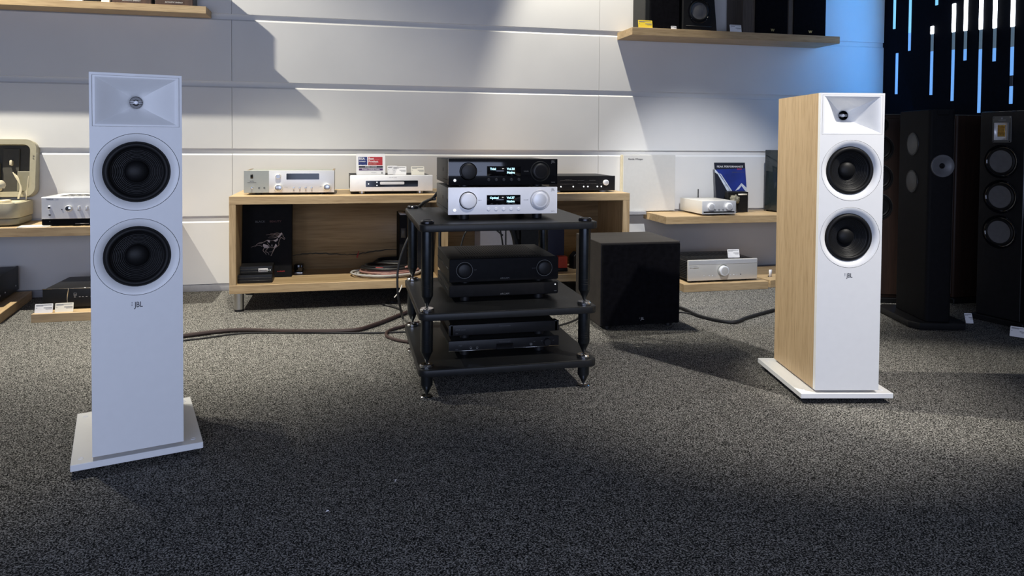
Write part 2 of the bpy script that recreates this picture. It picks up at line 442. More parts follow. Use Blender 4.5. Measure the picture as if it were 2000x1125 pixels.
# ------------------------------------------------------------------ white tower speakers
def baffle(W, z0, z1, zones, depth=.018):
    """front face in the xz plane at y=0 with rectangular and round openings; zones listed bottom to top"""
    m = M(); bm = m.bm; hw = W/2
    def ring(outer, inner):
        n = len(outer)
        A = [bm.verts.new((x, 0, z)) for x, z in outer]; Bv = [bm.verts.new((x, 0, z)) for x, z in inner]
        Cv = [bm.verts.new((x, depth, z)) for x, z in inner]
        for i in range(n):
            j = (i+1) % n
            bm.faces.new((A[i], A[j], Bv[j], Bv[i])); bm.faces.new((Bv[i], Bv[j], Cv[j], Cv[i]))
    for kind, a, b, par in zones:
        if kind == 'flat': m.quad((-hw, 0, a), (hw, 0, a), (hw, 0, b), (-hw, 0, b))
        elif kind == 'round':
            cz, r = par; N = 64; o = []; i_ = []
            for k in range(N):
                t = 2*PI*k/N+PI/4; c, s_ = math.cos(t), math.sin(t); q = max(abs(c), abs(s_))
                ux, uz = c/q, s_/q
                o.append((ux*hw, cz+(uz*(b-cz) if uz > 0 else uz*(cz-a)))); i_.append((c*r, cz+s_*r))
            ring(o, i_)
        else:
            iw, iz0, iz1 = par
            ring([(-hw, a), (hw, a), (hw, b), (-hw, b)], [(-iw, iz0), (iw, iz0), (iw, iz1), (-iw, iz1)])
    for q in (((-hw, 0, z0), (-hw, depth, z0), (-hw, depth, z1), (-hw, 0, z1)), ((hw, 0, z0), (hw, 0, z1), (hw, depth, z1), (hw, depth, z0)),
              ((-hw, 0, z1), (-hw, depth, z1), (hw, depth, z1), (hw, 0, z1)), ((-hw, 0, z0), (hw, 0, z0), (hw, depth, z0), (-hw, depth, z0))):
        m.quad(*q)
    bmesh.ops.remove_doubles(bm, verts=bm.verts[:], dist=1e-5)
    bmesh.ops.recalc_face_normals(bm, faces=bm.faces[:])
    return m

def horn(a, b, cz, r, D):
    m = M(); bm = m.bm; N = 96; rings = []; T = 22
    for i in range(T+1):
        t = i/T; k = min(1, t*3.2); k = k*k*(3-2*k)
        dep = D*(1-t)**1.30
        ring = []
        for j in range(N):
            f = 2*PI*j/N+PI/4; c, s_ = math.cos(f), math.sin(f); q = max(abs(c), abs(s_))
            sx, sz = c*(1-k)+c/q*k, s_*(1-k)+s_/q*k
            g = t**.93
            ring.append(bm.verts.new((sx*(r+(a-r)*g), dep, cz+sz*(r+(b-r)*g))))
        rings.append(ring)
    for A, B_ in zip(rings, rings[1:]):
        for j in range(N): bm.faces.new((A[j], A[(j+1) % N], B_[(j+1) % N], B_[j]))
    # flat frame around the mouth
    fr = [bm.verts.new((sx*(a+.006), 0, cz+sz*(b+.005))) for sx, sz in ((1, 1), (-1, 1), (-1, -1), (1, -1))]
    fr2 = [bm.verts.new((v.co.x, .02, v.co.z)) for v in fr]
    q = N//4; L_ = rings[-1]
    for s_ in range(4):
        seg = [L_[(s_*q+k) % N] for k in range(q+1)]
        bm.faces.new([fr[(s_+1) % 4], fr[s_]]+seg)
        bm.faces.new((fr[s_], fr[(s_+1) % 4], fr2[(s_+1) % 4], fr2[s_]))
    bmesh.ops.recalc_face_normals(bm, faces=bm.faces[:])
    for f in bm.faces:
        pass
    return m

def logo(parent, x, y, z, h, m='print_dark'):
    o = txt('JBL', h*1.37, m, parent, (x+h*.08, y, z), 'emblem', sx=.72, bold=.0002)
    d = M()
    for k in range(3): d.box(x-h*1.02, x-h*.88, y-.0003, y+.0003, z+h*(.42-k*.24), z+h*(.52-k*.24))
    d.build('emblem_dots', m, o)

def tower():
    t = thing('tower_speaker', 'white-fronted tower speaker with oak sides standing left of the rack', 'speaker', (0, 0, 0), 0, 'white tower speakers')
    W, z0, z1, D, y = .236, .050, 1.140, .385, .006
    hw = W/2
    bp = M().box(-.1715, .1715, 0, .432, .021, .040, .0012, 1).build('base_plate', 'white_satin', t)
    for sx in (-1, 1):
        for yy in (.04, .392):
            M().lathe([(.0075, 0), (.0075, .0012), (.0055, .0014), (.005, .0006), (0, .0006)], (sx*.147, yy, .040), 'z', 20).build('screw_cap', 'silver_paint', bp)
            M().lathe([(.022, .021), (.022, .006), (.006, 0)], (sx*.14, yy+(.015 if yy < .1 else -.015), 0), 'z', 20).build('foot', 'black_plastic', t)
    M().box(-.105, .105, y+.03, y+D-.03, .040, .0505).build('plinth', 'white_satin', t)
    c = M()
    th = .018
    for a in ((-hw, -hw+th, y+.018, y+D, z0, z1), (hw-th, hw, y+.018, y+D, z0, z1), (-hw+th, hw-th, y+.018, y+D, z1-th, z1),
              (-hw+th, hw-th, y+.018, y+D, z0, z0+th), (-hw+th, hw-th, y+D-th, y+D, z0+th, z1-th)):
        c.box(*a)
    cab = c.build('cabinet', 'oak_speaker', t, False)
    rw = .1115; zc1, zc2 = .858, .6126
    zones = [('flat', z0, zc2-.118, None), ('round', zc2-.118, (zc1+zc2)/2, (zc2, rw)), ('round', (zc1+zc2)/2, zc1+.1185, (zc1, rw)),
             ('rect', zc1+.1185, z1, (.1112, .9885, 1.1330))]
    b = baffle(W, z0, z1, zones); b.xf(Matrix.Translation((0, y, 0))); fb = b.build('front_baffle', 'white_satin', t)
    cz = 1.06075
    h = horn(.1042, .0666, cz, .0165, .074); h.xf(Matrix.Translation((0, y, 0))); hn = h.build('horn', 'white_trim', t, sharp=.2)
    yb = y+.074
    M().lathe([(.0172, -.006), (.0175, -.004), (.0165, 0), (.0165, .014), (0, .014)], (0, yb, cz), 'y', 36, False).build('throat', 'black_gloss', hn)
    pp = M().lathe([(0, -.008), (.005, -.006), (.0068, .001), (.0058, .006)], (0, yb, cz), 'y', 28)
    pp.box(-.0168, .0168, yb-.002, yb+.004, cz+.0012, cz+.0034); pp.box(-.0168, .0168, yb-.002, yb+.004, cz-.0034, cz-.0012)
    pp.build('phase_plug', 'silver_paint', hn)
    M().lathe([(.0055, .0105), (.0080, .0095), (.0092, .0110), (.0080, .0122), (.0055, .0122)], (0, yb, cz), 'y', 28).build('tweeter_ring', 'steel', hn)
    for zc in (zc1, zc2):
        wf = M().lathe([(.1103, .012), (.1103, .0006), (.1097, 0), (.105, .0006), (.099, .0028), (.093, .0068), (.0882, .0118), (.0875, .016)], (0, y, zc), 'y', 72, False).build('woofer_ring', 'white_trim', t)
        su = [(.0885, .0135)]
        for k in range(11):
            a = PI*k/10; su.append((.0785+.0080*math.cos(a), .0115-.0078*math.sin(a)))
        M().lathe(su+[(.069, .0125)], (0, y, zc), 'y', 72, False).build('surround', 'rubber', wf)
        co = []
        for k in range(61):
            u = k/60; r_ = .0695-.0385*u
            co.append((r_, .0122+.024*u**.85+.0006*math.sin(u*2*PI*9)*(1 if .05 < u < .93 else 0)))
        M().lathe(co, (0, y, zc), 'y', 72, False).build('cone', 'cone_black', wf)
        dc = [(.0315*math.cos(PI/2*k/10), .0352-.0165*math.sin(PI/2*k/10)) for k in range(11)]; dc[-1] = (0, .0352-.0165)
        M().lathe(dc, (0, y, zc), 'y', 56, False).build('dust_cap', 'rubber', wf)
    logo(t, 0, y-.0003, .4735, .0165)
    return t
tw = tower()
tw.location = (-.590, 2.246, 0); tw.rotation_euler = (0, 0, R(16))
copy_thing(tw, (1.787, 2.262, 0), -11.5, 'white-fronted tower speaker showing its oak side, right of the subwoofer')

# ------------------------------------------------------------------ rack
def rack():
    x0, x1, y0, y1 = .253, .940, 2.595, 3.29
    t = thing('hifi_rack', 'black three-tier hi-fi rack on spiked metal posts', 'rack', (0, 0, 0))
    cx, cy = (x0+x1)/2, (y0+y1)/2
    px = (.286, .897); py = (2.640, 3.245)
    def board(z1):
        m = M().prism(rrect(x0, x1, y0, y1, .035, 7), z1-.026, z1, 'z', .004, 2)
        b = m.build('rack_shelf', 'shelf_black', t)
        M().prism(rrect(x0+.004, x1-.004, y0+.004, y1-.004, .032, 7), z1-.0005, z1+.0012, 'z', .0008, 1).build('top_sheet', 'shelf_black', b)
    zs = (.115, .322, .648)
    for z in zs: board(z)
    for X in px:
        for Y in py:
            # bottom foot: disc on carpet, spike, short post under the lowest shelf
            M().lathe([(.021, 0), (.024, .002), (.024, .006), (.020, .009), (.006, .009), (0, .007)], (X, Y, 0), 'z', 28).build('floor_disc', 'chrome', t)
            ft = M().lathe([(.001, .007), (.0215, .048), (.0225, .049), (.0225, .0895)], (X, Y, 0), 'z', 32).build('spike_foot', 'post_metal', t)
            for zt, zb in ((zs[1], zs[0]), (zs[2], zs[1])):
                M().lathe([(.024, 0), (.0265, .002), (.0265, .009), (.024, .012), (.010, .012), (.007, .010), (0, .010)], (X, Y, zb+.001), 'z', 32).build('shelf_disc', 'chrome', t)
                h = zt-.026; s0 = zb+.0115
                po = M().lathe([(.001, s0), (.0195, s0+.042), (.0222, s0+.046), (.0226, s0+.048), (.0226, h)], (X, Y, 0), 'z', 36).build('post', 'post_metal', t)
                g = M()
                for k in (0, .009, .018): g.lathe([(.0228, 0), (.0231, .0006), (.0228, .0012)], (X, Y, s0+.070+k), 'z', 36, False)
                g.build('groove_ring', 'black_plastic', po)
            M().lathe([(.024, 0), (.0255, .002), (.0255, .008), (.022, .012), (.017, .0125), (.015, .011), (0, .011)], (X, Y, zs[2]+.001), 'z', 32).build('top_knob', 'spike_metal', t)
    return t
rack()

# ------------------------------------------------------------------ hi-fi components
def unit(name, label, cat, loc, rz, W, H, D, foot, case, front, ft=.010, overhang=0, fbev=.0015, case_drop=.004, vents=0, feet_m='black_plastic', foot_r=.02):
    """component with its origin at the front bottom centre on the surface it stands on; case, front panel and four feet are parts"""
    t = thing(name, label, cat, loc, rz)
    hw = W/2
    M().box(-hw+overhang, hw-overhang, ft, D, foot, foot+H-case_drop, .002, 2).build('case', case, t)
    fp = M().box(-hw, hw, 0, ft+.0005, foot, foot+H, fbev, 2).build('front_panel', front, t)
    for sx in (-1, 1):
        for yy in (.05, D-.05):
            M().cyl((sx*(hw-.07), yy, 0), foot_r, foot+.001, 'z', 20, .0015).build('foot', feet_m, t)
    return t, fp
def knob(parent, x, z, r, d, m, name='knob', face=None, n=40, y=0):
    k = M().lathe([(0, -d), (r*.84, -d), (r*.90, -d+.0008), (r, -d+.003), (r, 0)], (x, y, z), 'y', n).build(name, m, parent)
    if face: M().lathe([(0, -d-.0004), (r*.72, -d-.0004), (r*.76, -d)], (x, y, z), 'y', n, False).build('knob_face', face, k)
    return k
def button(parent, x, z, r, d, m, name='button'):
    return M().lathe([(0, -d), (r*.75, -d), (r, -d+.001), (r, 0)], (x, 0, z), 'y', 16).build(name, m, parent)
def card(loc, w, h, tilt, rz, m, label, fold=True):
    t = thing('price_card', label, 'price card', loc, rz, 'price cards on the displays')
    mt = Matrix.Rotation(R(-tilt), 4, 'X')
    M().prism(rrect(-w/2, w/2, 0, h, .003, 3), 0, .0012, 'y').xf(mt).build('card', m, t)
    if fold: M().box(-w*.3, w*.3, 0, .0012, 0, h*.75, mtx=Matrix.Translation((0, h*.75, 0)) @ Matrix.Rotation(R(tilt+18), 4, 'X')).build('easel_flap', m, t)
    pr = M()
    for zz, a, b, hh in ((.86, .06, .92, .004), (.78, .06, .45, .004), (.55, .50, .95, .006), (.42, .6, .95, .003), (.55, .06, .12, .004)):
        pr.box(-w/2+w*a, -w/2+w*b, -.0006, 0, h*zz-hh/2*h*12, h*zz+hh/2*h*12)
    pr.xf(mt).build('print', 'print_grey', t)
    return t

# --- top of the rack: black unit over silver unit
def streamer(label, loc, H, foot, body, face, mode, vol, black):
    W, D = .434, .40
    t, fp = unit('amplifier', label, 'amplifier', loc, 0, W, H, D, foot, 'grey_case' if not black else 'grey_dark', face, .012, .004)
    zc = foot+H*.52
    kn = 'black_plastic' if black else 'silver_paint'
    M().lathe([(.0345, -.001), (.0345, 0), (.031, 0)], (-.14, 0, zc), 'y', 48, False).build('knob_seat', 'grey_dark' if black else 'silver', fp)
    k1 = knob(fp, -.14, zc, .0305, .016, kn)
    M().lathe([(.040, 0), (.040, -.002), (.0375, -.004), (.035, -.002), (.033, 0)], (.146, 0, zc), 'y', 56, False).build('dial_ring', 'grey_dark' if black else 'silver', fp)
    knob(fp, .146, zc, .0315, .012, kn, 'dial', 'black_matte' if black else 'silver')
    sc = M().box(-.067, .067, -.0006, .001, zc-.018, zc+.020).build('display', 'screen_black', fp)
    yy = -.0010
    txt(mode, .0118, 'glow_cyan', sc, (-.055, yy, zc+.009), 'display_text', 'LEFT', bold=.0003, depth=.0002)
    txt(vol, .0118, 'glow_cyan', sc, (.012, yy, zc+.009), 'display_text', 'LEFT', bold=.0003, depth=.0002)
    txt('Native', .0118, 'glow_cyan', sc, (.012, yy, zc-.005), 'display_text', 'LEFT', bold=.0003, depth=.0002)
    for k in range(5): button(fp, -.060+k*.030, foot+.020, .0065, .003, kn)
    M().lathe([(.008, 0), (.008, -.0015), (.0055, -.0015)], (-.192, 0, foot+.018), 'y', 24, False).build('power_ring', kn, fp)
    M().lathe([(0, -.002), (.0048, -.0015), (.0052, 0)], (-.192, 0, foot+.018), 'y', 20).build('power_light', 'glow_white', fp)
    pm = 'print_dim' if black else 'print_grey'
    txt('INPUT', .005, pm, fp, (-.094, -.0003, zc), 'lettering'); txt('VOLUME', .005, pm, fp, (.089, -.0003, zc), 'lettering')
    txt('JBL', .014, pm, fp, (.199, -.0003, foot+H-.011), 'emblem', sx=.85)
    txt('MA710' if not black else 'MA9100', .0045, pm, fp, (.199, -.0003, foot+.009), 'lettering')
    v = M()
    for k in range(16): v.box(-.17+k*.012, -.164+k*.012, .20, .36, foot+H-.0042, foot+H-.0037)
    v.build('vent', 'vent_black', t)
    M().box(W/2-.0042, W/2-.0037, .05, .10, foot+H*.5, foot+H*.53).box(-W/2+.0037, -W/2+.0042, .05, .065, foot+H*.42, foot+H*.56).box(-W/2+.0037, -W/2+.0042, .18, .195, foot+H*.46, foot+H*.6).build('side_clip', 'vent_black', t)
    M().box(-W/2+.0028, -W/2+.0045, .014, D-.002, foot+.016, foot+.0185).build('seam', 'black_plastic', t)
    return t
streamer('silver-faced amplifier with lit display on the top rack shelf, under the black one', (.591, 2.72, .6492), .105, .022, 0, 'silver_paint', 'Optical', 'Vol.37', False)
streamer('glossy black amplifier with lit display, topmost of the rack stack', (.591, 2.72, .7765), .101, .009, 0, 'black_gloss', 'Tidal', 'Vol.30', True)

# --- middle shelf: two matt black units
def matte(label, loc, H, foot, big):
    W, D = .441, .375
    t, fp = unit('amplifier', label, 'amplifier', loc, 0, W, H, D, foot, 'grey_dark', 'black_matte', .012, .001, .006)
    txt('ARCAM', .009, 'print_dim', fp, (0, -.0004, foot+.012 if big else foot+.008), 'lettering', sx=1.2)
    if big:
        for sx in (-1, 1):
            M().lathe([(.0325, 0), (.0325, -.0022), (.0308, -.0022), (.0308, 0)], (sx*.161, 0, foot+H*.52), 'y', 56, False).build('dial_ring', 'grey_case', fp)
            knob(fp, sx*.161, foot+H*.52, .027, .010, 'black_plastic', 'dial')
        txt('INPUT', .004, 'print_dim', fp, (-.118, -.0004, foot+H*.52)); txt('VOLUME', .004, 'print_dim', fp, (.118, -.0004, foot+H*.52))
        for k in range(27): M().box(-.150+k*.0118, -.1452+k*.0118, .045, .085, foot+H-.0042, foot+H-.0036).build('vent_slot', 'vent_black', t)
        for k in range(30): M().box(-.150+k*.0106, -.1475+k*.0106, .13, .35, foot+H-.0042, foot+H-.0037).build('vent_slot', 'vent_black', t)
    else:
        M().lathe([(0, -.001), (.0022, -.0008), (.0022, 0)], (.207, 0, foot+H*.8), 'y', 12).build('status_light', 'glow_white', fp)
        M().box(.202, .213, -.0006, 0, foot+H*.22, foot+H*.27).build('print', 'print_dim', fp)
    M().box(-W/2-.0008, -W/2+.001, .014, D-.004, foot+H*.52, foot+H*.55).build('side_trim', 'post_metal', t)
    return t
matte('slim matt black unit at the bottom of the middle rack shelf', (.604, 2.748, .3232), .048, .022, False)
matte('matt black amplifier with two ring dials and slotted top on the middle rack shelf', (.604, 2.748, .3934), .092, .010, True)

# --- lower shelf: two thin black units
def thin(label, loc, foot, pre):
    W, H, D = .442, .042, .35
    t, fp = unit('preamplifier' if pre else 'power_amplifier', label, 'amplifier', loc, 0, W, H, D, foot, 'grey_dark', 'black_plastic', .012, .012, .003)
    txt('P A R A S O U N D', .0055, 'print_dim', fp, (0, -.0004, foot+H*.72), 'lettering')
    txt('ZONE master' if not pre else 'Halo', .007, 'print_dim', fp, (-.175, -.0004, foot+H*.55), 'lettering')
    M().box(-.195, -.185, -.0006, 0, foot+.008, foot+.0095).build('print', 'print_dim', fp)
    if pre:
        M().box(-W/2, -.036, -.0016, 0, foot+.002, foot+.0045).box(.036, W/2, -.0016, 0, foot+.002, foot+.0045).build('accent_line', 'steel', fp)
        M().box(-.033, .033, -.004, 0, foot+.001, foot+.024, .001, 1).build('display', 'screen_black', fp)
        knob(fp, .172, foot+.020, .015, .012, 'black_plastic'); knob(fp, .105, foot+.016, .006, .008, 'grey_case')
        for x in (-.135, -.11): M().lathe([(.0045, 0), (.0045, -.002), (.003, -.002), (.0025, .002)], (x, 0, foot+.014), 'y', 16, False).build('jack', 'chrome', fp)
        for x in (.12, .15, .198): M().box(x-.003, x+.003, -.0006, 0, foot+.024, foot+.0255).build('print', 'print_dim', fp)
    else:
        for sx in (-1, 1): M().box(sx*(W/2-.012)-.006, sx*(W/2-.012)+.006, .0, .03, foot, foot+H+.001, .002, 2).build('corner_post', 'black_plastic', t)
    return t
thin('thin black preamplifier with small display and knobs, lowest on the rack', (.600, 2.722, .1162), .024, True)
thin('thin plain black power amplifier lying on the preamplifier, bottom rack shelf', (.600, 2.722, .1822), .020, False)

# --- sideboard top
def receiver():
    W, H, D, foot = .493, .126, .34, .012
    t, fp = unit('receiver', 'silver receiver with greenish left panel and slot vents on the sideboard', 'receiver', (-.3225, 4.25, .641), 0, W, H, D, foot, 'silver_green', 'silver', .012, .002)
    M().box(-.2465, -.112, -.0015, .001, foot+.0005, foot+H-.0005, .0008, 1).build('left_panel', 'silver_green', fp)
    M().box(-.211, -.197, -.0024, 0, foot+H-.045, foot+H-.022).build('badge', 'black_gloss', fp)
    txt('SA750', .008, 'print_dark', fp, (-.204, -.0019, foot+.066)); txt('INTEGRATED AMPLIFIER', .0045, 'print_dark', fp, (-.204, -.0019, foot+.058))
    M().lathe([(.006, 0), (.006, -.003), (.0035, -.004), (.0045, -.018), (0, -.019)], (-.203, -.0015, foot+.028), 'y', 16).build('toggle_switch', 'chrome', fp)
    for x in (-.165, -.137): M().lathe([(.0048, 0), (.0048, -.002), (.0032, -.002), (.003, .002)], (x, -.0015, foot+.028), 'y', 16, False).build('jack', 'black_plastic', fp)
    knob(fp, -.062, foot+H-.033, .0155, .018, 'silver_warm', 'knob', 'steel'); knob(fp, -.060, foot+.028, .0225, .022, 'silver_warm', 'dial', 'steel'); knob(fp, .206, foot+.030, .0225, .022, 'silver_warm', 'dial', 'steel')
    M().prism(rrect(-.018, .162, foot+H-.051, foot+H-.017, .003, 3), -.0012, .001, 'y').build('display', 'screen_black', fp)
    for k in range(4):
        x = .022+k*.033
        M().lathe([(.0055, 0), (.0055, -.003), (.0035, -.004), (.0042, -.014), (0, -.015)], (x, 0, foot+.026), 'y', 14).build('toggle_switch', 'chrome', fp)
        txt('AUX', .0045, 'print_grey', fp, (x, -.0004, foot+.011))
    txt('VOLUME', .005, 'print_grey', fp, (-.021, -.0004, foot+.031)); txt('INPUT', .005, 'print_grey', fp, (.172, -.0004, foot+.033))
    for sx in (-1, 1): M().box(sx*(W/2-.006)-.006, sx*(W/2-.006)+.006, .012, D, foot+H-.006, foot+H-.002, .001, 1).build('wood_cheek', 'oak_dim', t)
    for k in range(22): M().cyl((-.198+k*.0123, .045, foot+H-.0042), .0036, .0006, 'z', 12).build('vent_hole', 'vent_black', t)
    return t
receiver()
def cdplayer():
    W, H, D, foot = .480, .094, .40, .016
    t, fp = unit('cd_player', 'silver disc player with black tray window under the award sign', 'disc player', (.252, 4.245, .641), 1.5, W, H, D, foot, 'grey_dark', 'silver_paint', .014, .004, .004, feet_m='steel', foot_r=.019)
    txt('P R I M A R E', .008, 'print_grey', fp, (.005, -.0004, foot+H-.014))
    w = M().prism(rrect(-.151, .152, foot+.026, foot+.062, .004, 3), -.0010, .001, 'y').build('window', 'screen_black', fp)
    M().prism(rrect(-.069, .071, foot+.040, foot+.056, .004, 3), -.0025, -.0005, 'y').build('disc_tray', 'silver_paint', w)
    M().box(-.064, .066, -.0028, -.0022, foot+.0475, foot+.0485).build('tray_line', 'print_grey', w)
    for x, z in ((-.135, .044), (-.087, .053), (-.087, .035)): M().lathe([(0, -.002), (.0035, -.0016), (.0035, 0)], (x, 0, foot+z), 'y', 12).build('button', 'glow_white', w)
    txt('CD35', .005, 'print_grey', fp, (.005, -.0004, foot+.007))
    return t
cdplayer()
t = thing('amplifier', 'black amplifier with small white knob at the right end of the sideboard', 'amplifier', (1.425, 4.25, .641), 0)
def blackamp(t):
    W, H, D, foot = .43, .092, .36, .010
    M().box(-W/2, W/2, .01, D, foot, foot+H-.002, .002, 2).build('case', 'grey_dark', t)
    fp = M().box(-W/2, W/2, 0, .0105, foot, foot+H, .001, 1).build('front_panel', 'black_plastic', t)
    for sx in (-1, 1):
        for yy in (.05, .31): M().cyl((sx*.15, yy, 0), .02, .011, 'z', 20).build('foot', 'silver_paint', t)
    knob(fp, .152, foot+.050, .0175, .016, 'silver_paint', 'knob', 'silver')
    for x in (-.185, -.1, -.02, .055, .078): pass
    for x in (-.14, -.06, .008, .035, .098, .124): button(fp, x, foot+.025, .0042, .003, 'glow_white')
    pr = M()
    for x0, x1, z in ((-.145, -.04, .062), (-.115, -.07, .068), (-.03, .012, .062), (.045, .085, .063), (-.145, -.06, .040), (-.03, -.012, .043), (-.008, .010, .043), (.025, .10, .042), (.115, .13, .043)):
        x = x0
        while x < x1-.004:
            w_ = random.uniform(.003, .009); pr.box(x, min(x+w_, x1), -.0005, 0, foot+z, foot+z+.0016); x += w_+.0025
    pr.build('print', 'print_dim', fp)
blackamp(t)

# --- award sign and cards on the disc player
def award():
    W, H = .168, .126
    t = thing('award_sign', 'white award sign with blue, red and purple panels on the disc player', 'sign', (.132, 4.30, .7495), 2)
    mt = Matrix.Rotation(R(-6), 4, 'X')
    M().prism(rrect(-W/2, W/2, 0, H, .006, 4), 0, .0025, 'y').xf(mt).build('sign_board', 'paper_white', t)
    M().box(-.05, .05, 0, .002, 0, H*.8, mtx=Matrix.Translation((0, .05, 0)) @ Matrix.Rotation(R(24), 4, 'X')).build('easel_flap', 'paper_white', t)
    def pan(x0, x1, z0, z1, m, nm):
        o = M().box(-W/2+x0*W, -W/2+x1*W, -.0005, 0, z0*H, z1*H).xf(mt).build(nm, m, t); return o
    pan(.075, .375, .47, .855, 'award_blue', 'printed_panel'); pan(.405, .905, .455, .855, 'award_red', 'printed_panel')
    pan(.085, .915, .34, .425, 'poster_black', 'printed_panel'); pan(.09, .915, .215, .315, 'award_purple', 'printed_panel')
    def T(s, size, x, z, m='print_white', al='LEFT', bold=0, sx=1):
        o = txt(s, size, m, t, (-W/2+x*W, -.0009, z*H), 'lettering', al, bold=bold, sx=sx); o.data.transform(mt)
    T('EISA', .0185, .09, .765, bold=.0004, sx=.98); T('AWARD', .0085, .10, .635, bold=.0002, sx=1.15)
    T('Best', .0175, .42, .765, bold=.0004); T('Product', .0175, .42, .635, bold=.0004); T('2024-2025', .0105, .43, .515, 'cable_pink', bold=.0002)
    T('STEREO SYSTEM', .0095, .5, .382, al='CENTER'); T('Primare CD35/I35 Prisma', .0098, .5, .265, al='CENTER', bold=.0001)
    T('www.eisa.eu', .006, .6, .12, 'print_grey', 'CENTER')
    M().box(W*.36, W*.41, -.0006, 0, .06*H, .15*H).xf(mt).build('printed_mark', 'print_grey', t)
    # ring of small stars suggested by an arc
    a = M(); pts = [(-W/2+W*.225+.017*math.cos(R(k)), -.0008, .56*H+.008*math.sin(R(k))-.004) for k in range(200, 341, 14)]
    a.tube(pts, .0006, 4, 1).xf(mt).build('printed_arc', 'cable_white', t)
award()
card((.300, 4.31, .7495), .080, .052, 12, -4, 'paper_white', 'white price card next to the award sign on the disc player')
card((.262, 4.345, .7495), .060, .055, 14, 8, 'paper_white', 'bluish white card tucked behind the price card beside the award sign')
card((.409, 4.31, .7495), .079, .052, 14, 3, 'paper_cream', 'cream price card at the right end of the disc player')

# --- inside the sideboard
def horse_box():
    W, H, D = .275, .425, .05
    t = thing('presentation_box', 'tall black box printed with a running horse, inside the sideboard', 'box', (-.458, 4.36, .151), 0)
    mt = Matrix.Rotation(R(-5), 4, 'X')
    M().box(-W/2, W/2, 0, D, 0, H, .002, 1).xf(mt).build('box_body', 'black_matte', t)
    def T(*a, **k):
        o = txt(*a, **k); o.data.transform(mt)
    T('BLACK', .0165, 'print_dim', t, (-.040, -.0005, H*.765), align='CENTER', sx=1.1); T('BEAUTY', .0165, 'print_dim_red', t, (.045, -.0005, H*.765), align='CENTER', sx=1.1)
    T('in-akustik', .011, 'print_red', t, (.078, -.0005, H*.082), align='CENTER')
    # running horse: traced as thin raised foil shapes, coordinates in the box plane (metres from centre)
    def pt(x, z): return ((x/10.22-38)*.0028, -.0004, (125-z/10.22)*.0030)
    m = M()
    def st(pts, r0, r1=None):
        q = [pt(*p_) for p_ in pts]
        r1_ = r0 if r1 is None else r1
        m.tube(q, lambda u: (r0+(r1_-r0)*u), 6, 4)
    def blob(pts): m.prism([(pt(*p_)[0], pt(*p_)[2]) for p_ in pts], -.0008, 0, 'y')
    st([(60, 670), (150, 640), (220, 590), (300, 580)], .0006, .0022); st([(130, 665), (210, 635), (290, 660)], .0006, .0022); st([(220, 610), (270, 600), (310, 575), (380, 545)], .0012, .0018)
    st([(360, 435), (440, 430), (500, 440), (570, 425), (620, 440)], .0006, .0016); st([(450, 410), (520, 415), (580, 400), (640, 410)], .0006, .0018); st([(400, 490), (470, 495), (540, 490), (600, 470), (640, 430)], .0006, .0022); st([(430, 460), (520, 465), (600, 445)], .0006, .0016)
    blob([(600, 480), (640, 420), (680, 390), (690, 420), (655, 470), (620, 500)]); blob([(500, 545), (560, 530), (600, 500), (610, 540), (560, 575)])
    st([(680, 392), (700, 430), (715, 475), (745, 505), (735, 528), (705, 510), (665, 490), (640, 540), (620, 600), (625, 640), (560, 690)], .0013)
    blob([(380, 540), (440, 535), (440, 590), (415, 580)]); st([(320, 580), (390, 535), (450, 550), (520, 545)], .0013)
    blob([(310, 610), (400, 640), (440, 690), (380, 700), (330, 690), (300, 650)]); st([(390, 590), (430, 650), (480, 690), (530, 680)], .0015); blob([(480, 620), (495, 640), (490, 670), (475, 660)])
    blob([(520, 690), (560, 610), (590, 650), (560, 690), (530, 720)]); st([(330, 690), (305, 740), (350, 790), (370, 825)], .002, .0011); st([(400, 700), (355, 755), (410, 790), (425, 830)], .002, .0011)
    st([(550, 690), (515, 750), (475, 830), (465, 852)], .0022, .0012); st([(430, 770), (490, 765), (530, 700)], .0012)
    m.xf(mt); m.build('horse_emblem', 'horse_bronze', t)
horse_box()
def gadget(label, loc, W, D, H, rz):
    t = thing('adapter_box', label, 'adapter', loc, rz)
    M().box(-W/2, W/2, 0, D, 0, H, .004, 2).build('case', 'black_plastic', t)
    M().box(-W/2+.005, W/2-.005, -.0008, .0005, H*.30, H*.34).box(-W/2+.005, W/2-.005, -.0008, .0005, H*.62, H*.66).build('seam', 'grey_case', t)
    return t
g = gadget('lower black device box with silver seam lines in the sideboard corner', (-.505, 4.20, .151), .185, .13, .048, 0)
g = gadget('upper black device box with white barcode sticker in the sideboard corner', (-.50, 4.21, .199), .175, .12, .046, 1)
M().box(.012, .062, -.0008, 0, .012, .033).build('sticker', 'paper_white', g)
M().box(.017, .057, -.0012, -.0007, .019, .026).build('barcode', 'print_grey', g)
for x in (.068, .076): M().lathe([(0, -.0012), (.002, -.001), (.002, 0)], (x, 0, .022), 'y', 10).build('status_light', 'glow_white', g)
t = thing('remote_puck', 'small black remote puck with silver base inside the sideboard', 'remote', (-.288, 4.44, .151), -8)
M().prism(rrect(-.026, .026, 0, .05, .008, 4), .012, .058, 'z', .005, 2).build('puck_body', 'black_gloss', t)
M().prism(rrect(-.030, .030, -.006, .052, .010, 4), 0, .012, 'z', .002, 2).build('puck_base', 'steel', t)

